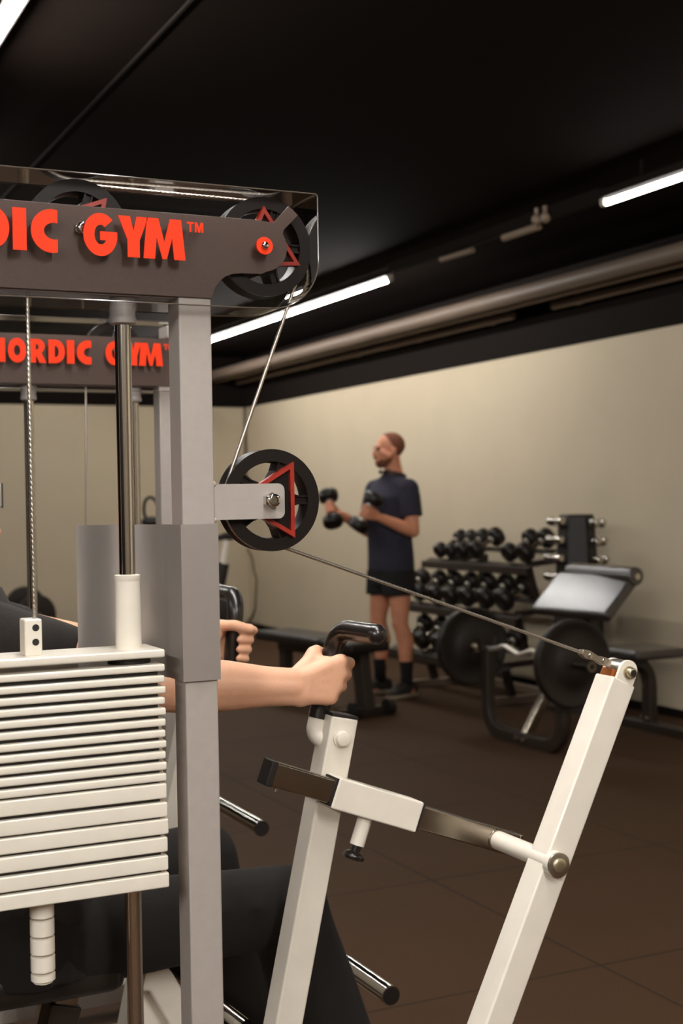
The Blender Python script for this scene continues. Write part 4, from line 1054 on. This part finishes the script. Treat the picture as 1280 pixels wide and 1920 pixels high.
# ------------------------------------------------------------------ preacher curl bench with barbell
def preacher():
    X0 = 3.98
    A, B = at(926, 1370, 'Z', 0), at(1057, 1418, 'Z', 0)
    y1, y0 = 6.45, 5.72
    ym = (y0+y1)/2
    t = thing('preacher_bench', (X0+.4, ym, 0), 'black preacher curl bench with sloping arm pad, loaded bar on its front', 'bench')
    zt = .50
    pts = [(X0, y1, zt), (X0, y1, .03), (X0, y0, .03), (X0, y0, zt)]
    bm = BM(); sweep(bm, smooth_path(pts, .17, 10), rrect(.075, .055, .01), up=(1, 0, 0)); obj('front_frame', bm, FRAME, t)
    for y in (y0, y1):
        bm = BM(); bar(bm, (X0-.03, y, zt-.01), (X0+.03, y, zt-.01), .06, .02); bar(bm, (X0-.04, y, zt-.02), (X0-.055, y, zt+.055), .05, .012, (1, 0, 0)); bar(bm, (X0+.03, y, zt-.02), (X0+.045, y, zt+.055), .05, .012, (1, 0, 0))
        obj('bar_holder', bm, FRAME, t, bevel=.003)
    bm = BM()
    for k in (-.035, .035): cyl(bm, (X0-.04, ym+k, .035), (X0-.028, ym+k, .035), .012, n=12)
    obj('frame_bolt', bm, CHROME, t)
    bm = BM(); bar(bm, (X0+.01, ym, .05), (X0+.30, ym, .52), .05, .05, (0, 1, 0)); obj('brace', bm, DCHROME, t, bevel=.005)
    # beam to the seat and its bent rear leg
    pts = [(X0+.16, ym, .30), (X0+.45, ym, .40), (4.84, ym+.02, .405), (4.84, ym+.02, .04)]
    bm = BM(); sweep(bm, smooth_path(pts, .16, 10), rrect(.06, .075, .01), up=(0, 1, 0)); obj('main_beam', bm, FRAME, t)
    bm = BM(); box(bm, (4.80, ym-.34, 0), (4.88, ym+.30, .05)); obj('rear_foot', bm, FRAME, t, bevel=.006)
    bm = BM()
    for k in (-.025, .03): cyl(bm, (4.80, ym+.02+k*.9, .075), (4.79, ym+.02+k*.9, .075), .011, n=12)
    cyl(bm, (4.80, ym+.02, .255), (4.792, ym+.02, .255), .011, n=12)
    obj('frame_bolt', bm, CHROME, t)
    sl, sr = at(1130, 1212, 'Z', .475), at(1276, 1216, 'Z', .475)
    bm = BM(); box(bm, (4.62, sr.y-.0, .42), (4.98, sr.y+.36, .478)); obj('seat', bm, PADV, t, bevel=.022, seg=4)
    # arm pad
    xt = 4.42
    tl, tr = at(1060, 1068, 'X', xt), at(1182, 1078, 'X', xt)
    bl, br_ = at(1005, 1141, 'Y', tl.y), at(1112, 1152, 'Y', tr.y)
    u = ((bl-tl)+(br_-tr))/2; top = (tl+tr)/2; W = tl.y-tr.y
    ud = u.normalized(); nrm = V((0, 1, 0)).cross(ud); nrm = nrm if nrm.z > 0 else -nrm
    c = top + u*.5 - nrm*.032
    bm = BM(); m = M((( *V((0, 1, 0)), 0), (*ud, 0), (*nrm, 0), (0, 0, 0, 1))).transposed(); m = (M.Rotation(math.radians(8), 4, 'Z')) @ m; m.translation = c
    bmesh.ops.create_cube(bm, size=1, matrix=m @ M.Diagonal((W, u.length, .062, 1))); obj('arm_pad', bm, PADV, t, bevel=.022, seg=4)
    q = top - ud*.02 - nrm*.035
    bm = BM(); cyl(bm, (q.x, tl.y+.0, q.z), (q.x, tr.y-.0, q.z), .052, n=28); obj('pad_roll', bm, PADV, t, bevel=.012)
    bm = BM(); cyl(bm, (q.x, tr.y, q.z), (q.x, tr.y-.012, q.z), .017, n=16); obj('roll_cap', bm, CHROME, t)
    bm = BM(); bar(bm, c-nrm*.03, V((c.x+.10, c.y, .40)), .06, .06, (0, 1, 0)); obj('pad_post', bm, FRAME, t, bevel=.005)
    e = at(955, 1155, 'Y', tl.y+.05)
    # barbell : zigzag bar with two large plates
    zb = .535
    P0, P1 = at(885, 1212, 'X', X0-.005), at(1072, 1243, 'X', X0-.005)
    zb = (P0.z+P1.z)/2
    yf, yn = P0.y, P1.y
    t2 = thing('barbell', (X0-.005, (yf+yn)/2, zb), 'zigzag chrome curl bar loaded with two large black plates on the preacher bench', 'barbell')
    xx = X0-.005
    n = 8; pts = [(xx, yf+.05, zb)]
    L_ = yf-yn
    zz = [(.04, 0), (.22, 0), (.36, .032), (.5, -.006), (.64, .032), (.78, 0), (.96, 0)]
    pts = [V((xx, yf-L_*f, zb+.0+d)) for f, d in zz]
    bm = BM(); tube(bm, smooth_path(pts, .03, 4), .0145, 14); obj('bar', bm, SATIN, t2)
    for y, s in ((yf, 1), (yn, -1)):
        bm = BM(); cyl(bm, (xx, y-s*.03, zb), (xx, y+s*.17, zb), .025, n=24); cyl(bm, (xx, y-s*.045, zb), (xx, y-s*.028, zb), .037, n=24); obj('sleeve', bm, DCHROME, t2)
        bm = BM(); cyl(bm, (xx, y+s*.17, zb), (xx, y+s*.1715, zb), .017, n=16); obj('sleeve_cap', bm, BLACK, t2)
        yc = y+s*.002
        R = .225
        bm = BM(); ring_lathe(bm, (xx, yc, zb), (0, 1, 0), [(-.026, .0255), (-.026, .10), (-.018, .11), (-.018, .19), (-.026, .20), (-.026, R-.006), (-.018, R), (.018, R), (.026, R-.006), (.026, .20), (.018, .19), (.018, .11), (.026, .10), (.026, .0255)], 64)
        obj('bar_plate', bm, PLATER, t2)
preacher()

# ------------------------------------------------------------------ flat bench behind the near hand
def flat_bench():
    p = [at(500, 1184, 'Z', .46), at(538, 1178, 'Z', .46), at(701, 1196, 'Z', .46), at(697, 1212, 'Z', .46)]
    c = V((3.60, 7.88, 0)); far = V((3.53, 8.52, .46)); near = V((3.69, 7.34, .46))
    d = (near-far).normalized(); s = V((-d.y, d.x, 0))
    t = thing('flat_bench', c, 'flat black padded bench on the floor behind the seated person\'s near fist', 'bench')
    def pad(a, b, w, name):
        bm = BM(); bar(bm, V(a)-V((0, 0, .03)), V(b)-V((0, 0, .03)), w, .065, (0, 0, 1)); obj(name, bm, VINYL, t, bevel=.02, seg=4)
    pad(far, far.lerp(near, .68), .30, 'back_pad'); pad(far.lerp(near, .70), near, .30, 'seat_pad')
    bm = BM(); bar(bm, far.lerp(near, .1)-V((0, 0, .10)), near-d*.06-V((0, 0, .10)), .07, .06, (0, 0, 1)); obj('bench_beam', bm, FRAME, t, bevel=.004)
    for f, w in ((.15, .40), (.90, .42)):
        q = far.lerp(near, f)
        bm = BM(); bar(bm, V((q.x, q.y, .37)), V((q.x, q.y, .03))+d*(.06 if f > .5 else -.02), .11 if f > .5 else .07, .07, s); obj('bench_leg', bm, FRAME, t, bevel=.004)
        q2 = V((q.x, q.y, .03))+d*(.06 if f > .5 else -.02)
        bm = BM(); bar(bm, q2+s*w/2, q2-s*w/2, .07, .05, (0, 0, 1)); obj('bench_foot', bm, FRAME, t, bevel=.004)
        if f > .5:
            for k in (-1, 1):
                bm = BM(); q3 = q2+d*.055+s*k*.13+V((0, 0, .022)); cyl(bm, q3-s*.02, q3+s*.02, .05, n=24); obj('wheel', bm, BLACK, t)
            bm = BM(); cyl(bm, q2+V((0, 0, .055))-d*.0, q2+V((0, 0, .055))-d*.05+s*.08, .012, n=12); obj('frame_bolt', bm, CHROME, t)
flat_bench()

# ------------------------------------------------------------------ exercise bike in the far corner
def bike():
    dep = 12.4
    def D(x, y, k=0): return CAM + (cf*F + cr*(x-640) - cu*(y-960))*((dep+k)/F)
    base = D(370, 1185); base.z = 0
    t = thing('exercise_bike', base, 'black exercise bike with white seat post in the far corner behind the grey post', 'bike')
    sd = D(424, 1006)
    bm = BM()
    a, b = D(402, 1008), D(446, 1002)
    loft(bm, [(a+V((0, 0, -.01)), cf*.02, V((0, 0, .02))), (a.lerp(b, .4), cf*.045, V((0, 0, .035))), (a.lerp(b, .75), cf*.10, V((0, 0, .045))), (b, cf*.085, V((0, 0, .03)))]); obj('saddle', fuse(bm, .012, 3), BLACK, t)
    bm = BM(); cyl(bm, D(425, 1012), D(417, 1062), .033, n=20); obj('seat_post', bm, WHITE, t)
    bm = BM(); cyl(bm, D(419, 1056), D(408, 1108), .055, .06, n=20); cyl(bm, D(408, 1105), D(330, 1120), .06, n=20); cyl(bm, D(330, 1120), D(300, 985), .05, .04, n=20); obj('bike_frame', bm, BLACK, t)
    bm = BM(); c = D(408, 1140); lathe(bm, c-cf*.05, cf, [(0, .19), (.01, .215), (.09, .215), (.10, .19)], 48); obj('flywheel', bm, BLACK, t)
    bm = BM(); box(bm, V((base.x-.25, base.y-.06, 0)), V((base.x+.35, base.y+.06, .06))); obj('bike_base', bm, FRAME, t, bevel=.01)
    bm = BM(); bar(bm, D(408, 1105), V((D(408, 1105).x, D(408, 1105).y, .04)), .1, .1, (1, 0, 0)); bar(bm, D(330, 1120), V((D(330, 1120).x, D(330, 1120).y, .04)), .1, .1, (1, 0, 0)); obj('bike_strut', bm, FRAME, t)
    bm = BM(); tube(bm, smooth_path([D(309, 974), D(304, 962), D(290, 936), D(281, 931), D(272, 938), D(269, 955), D(272, 972), D(300, 980)], .06, 5), .016, 12); obj('handlebar', bm, BLACK, t)
    bm = BM(); ell(bm, D(284, 978), (.10, .06, .05)); obj('console', bm, BLACK, t)
bike()

# ------------------------------------------------------------------ plate tree in the far corner at the left
def plate_tree():
    dep = 12.0
    def D(x, y, k=0): return CAM + (cf*F + cr*(x-640) - cu*(y-960))*((dep+k)/F)
    b = D(62, 1150); b.z = 0
    t = thing('plate_tree', b, 'dark plate stand half hidden behind the seated person\'s shoulder', 'rack')
    bm = BM(); box(bm, b+V((-.3, -.3, 0)), b+V((.3, .3, .05))); obj('tree_base', bm, FRAME, t, bevel=.01)
    bm = BM(); box(bm, b+V((-.04, -.04, .05)), b+V((.04, .04, .52))); obj('tree_post', bm, FRAME, t, bevel=.005)
    nrm = V((.25, -1, 0)).normalized()
    for (px, py, R, k, lab) in ((47, 1140, .195, -.05, 'rear left one'), (68, 1154, .185, -.22, 'front right one')):
        c = D(px, py, k)
        bm = BM(); ring_lathe(bm, c, nrm, [(-.025, .026), (-.025, R-.03), (-.018, R), (.018, R), (.025, R-.03), (.025, .026)], 48)
        o = obj('weight_plate', bm, PLATER); tag(o, f'large black weight plate behind the shoulder at left, {lab}', 'weight plate', 'plates on the plate stand')
        bm = BM(); cyl(bm, c+nrm*.06, c-nrm*.10, .024, n=20); cyl(bm, c-nrm*.05, V((b.x, b.y, c.z)), .02, n=16); obj('plate_peg', bm, CHROME, t)
plate_tree()

bpy.data.scenes.remove(SCR)
# ------------------------------------------------------------------ world and output settings
w = bpy.data.worlds.new('world'); S.world = w; w.use_nodes = True
w.node_tree.nodes['Background'].inputs[0].default_value = (.9, .8, .7, 1)
w.node_tree.nodes['Background'].inputs[1].default_value = .02
vs = S.view_settings; vs.view_transform = 'Standard'; vs.look = 'None'; vs.gamma = 1; vs.use_curve_mapping = False
vs.exposure = 0.0
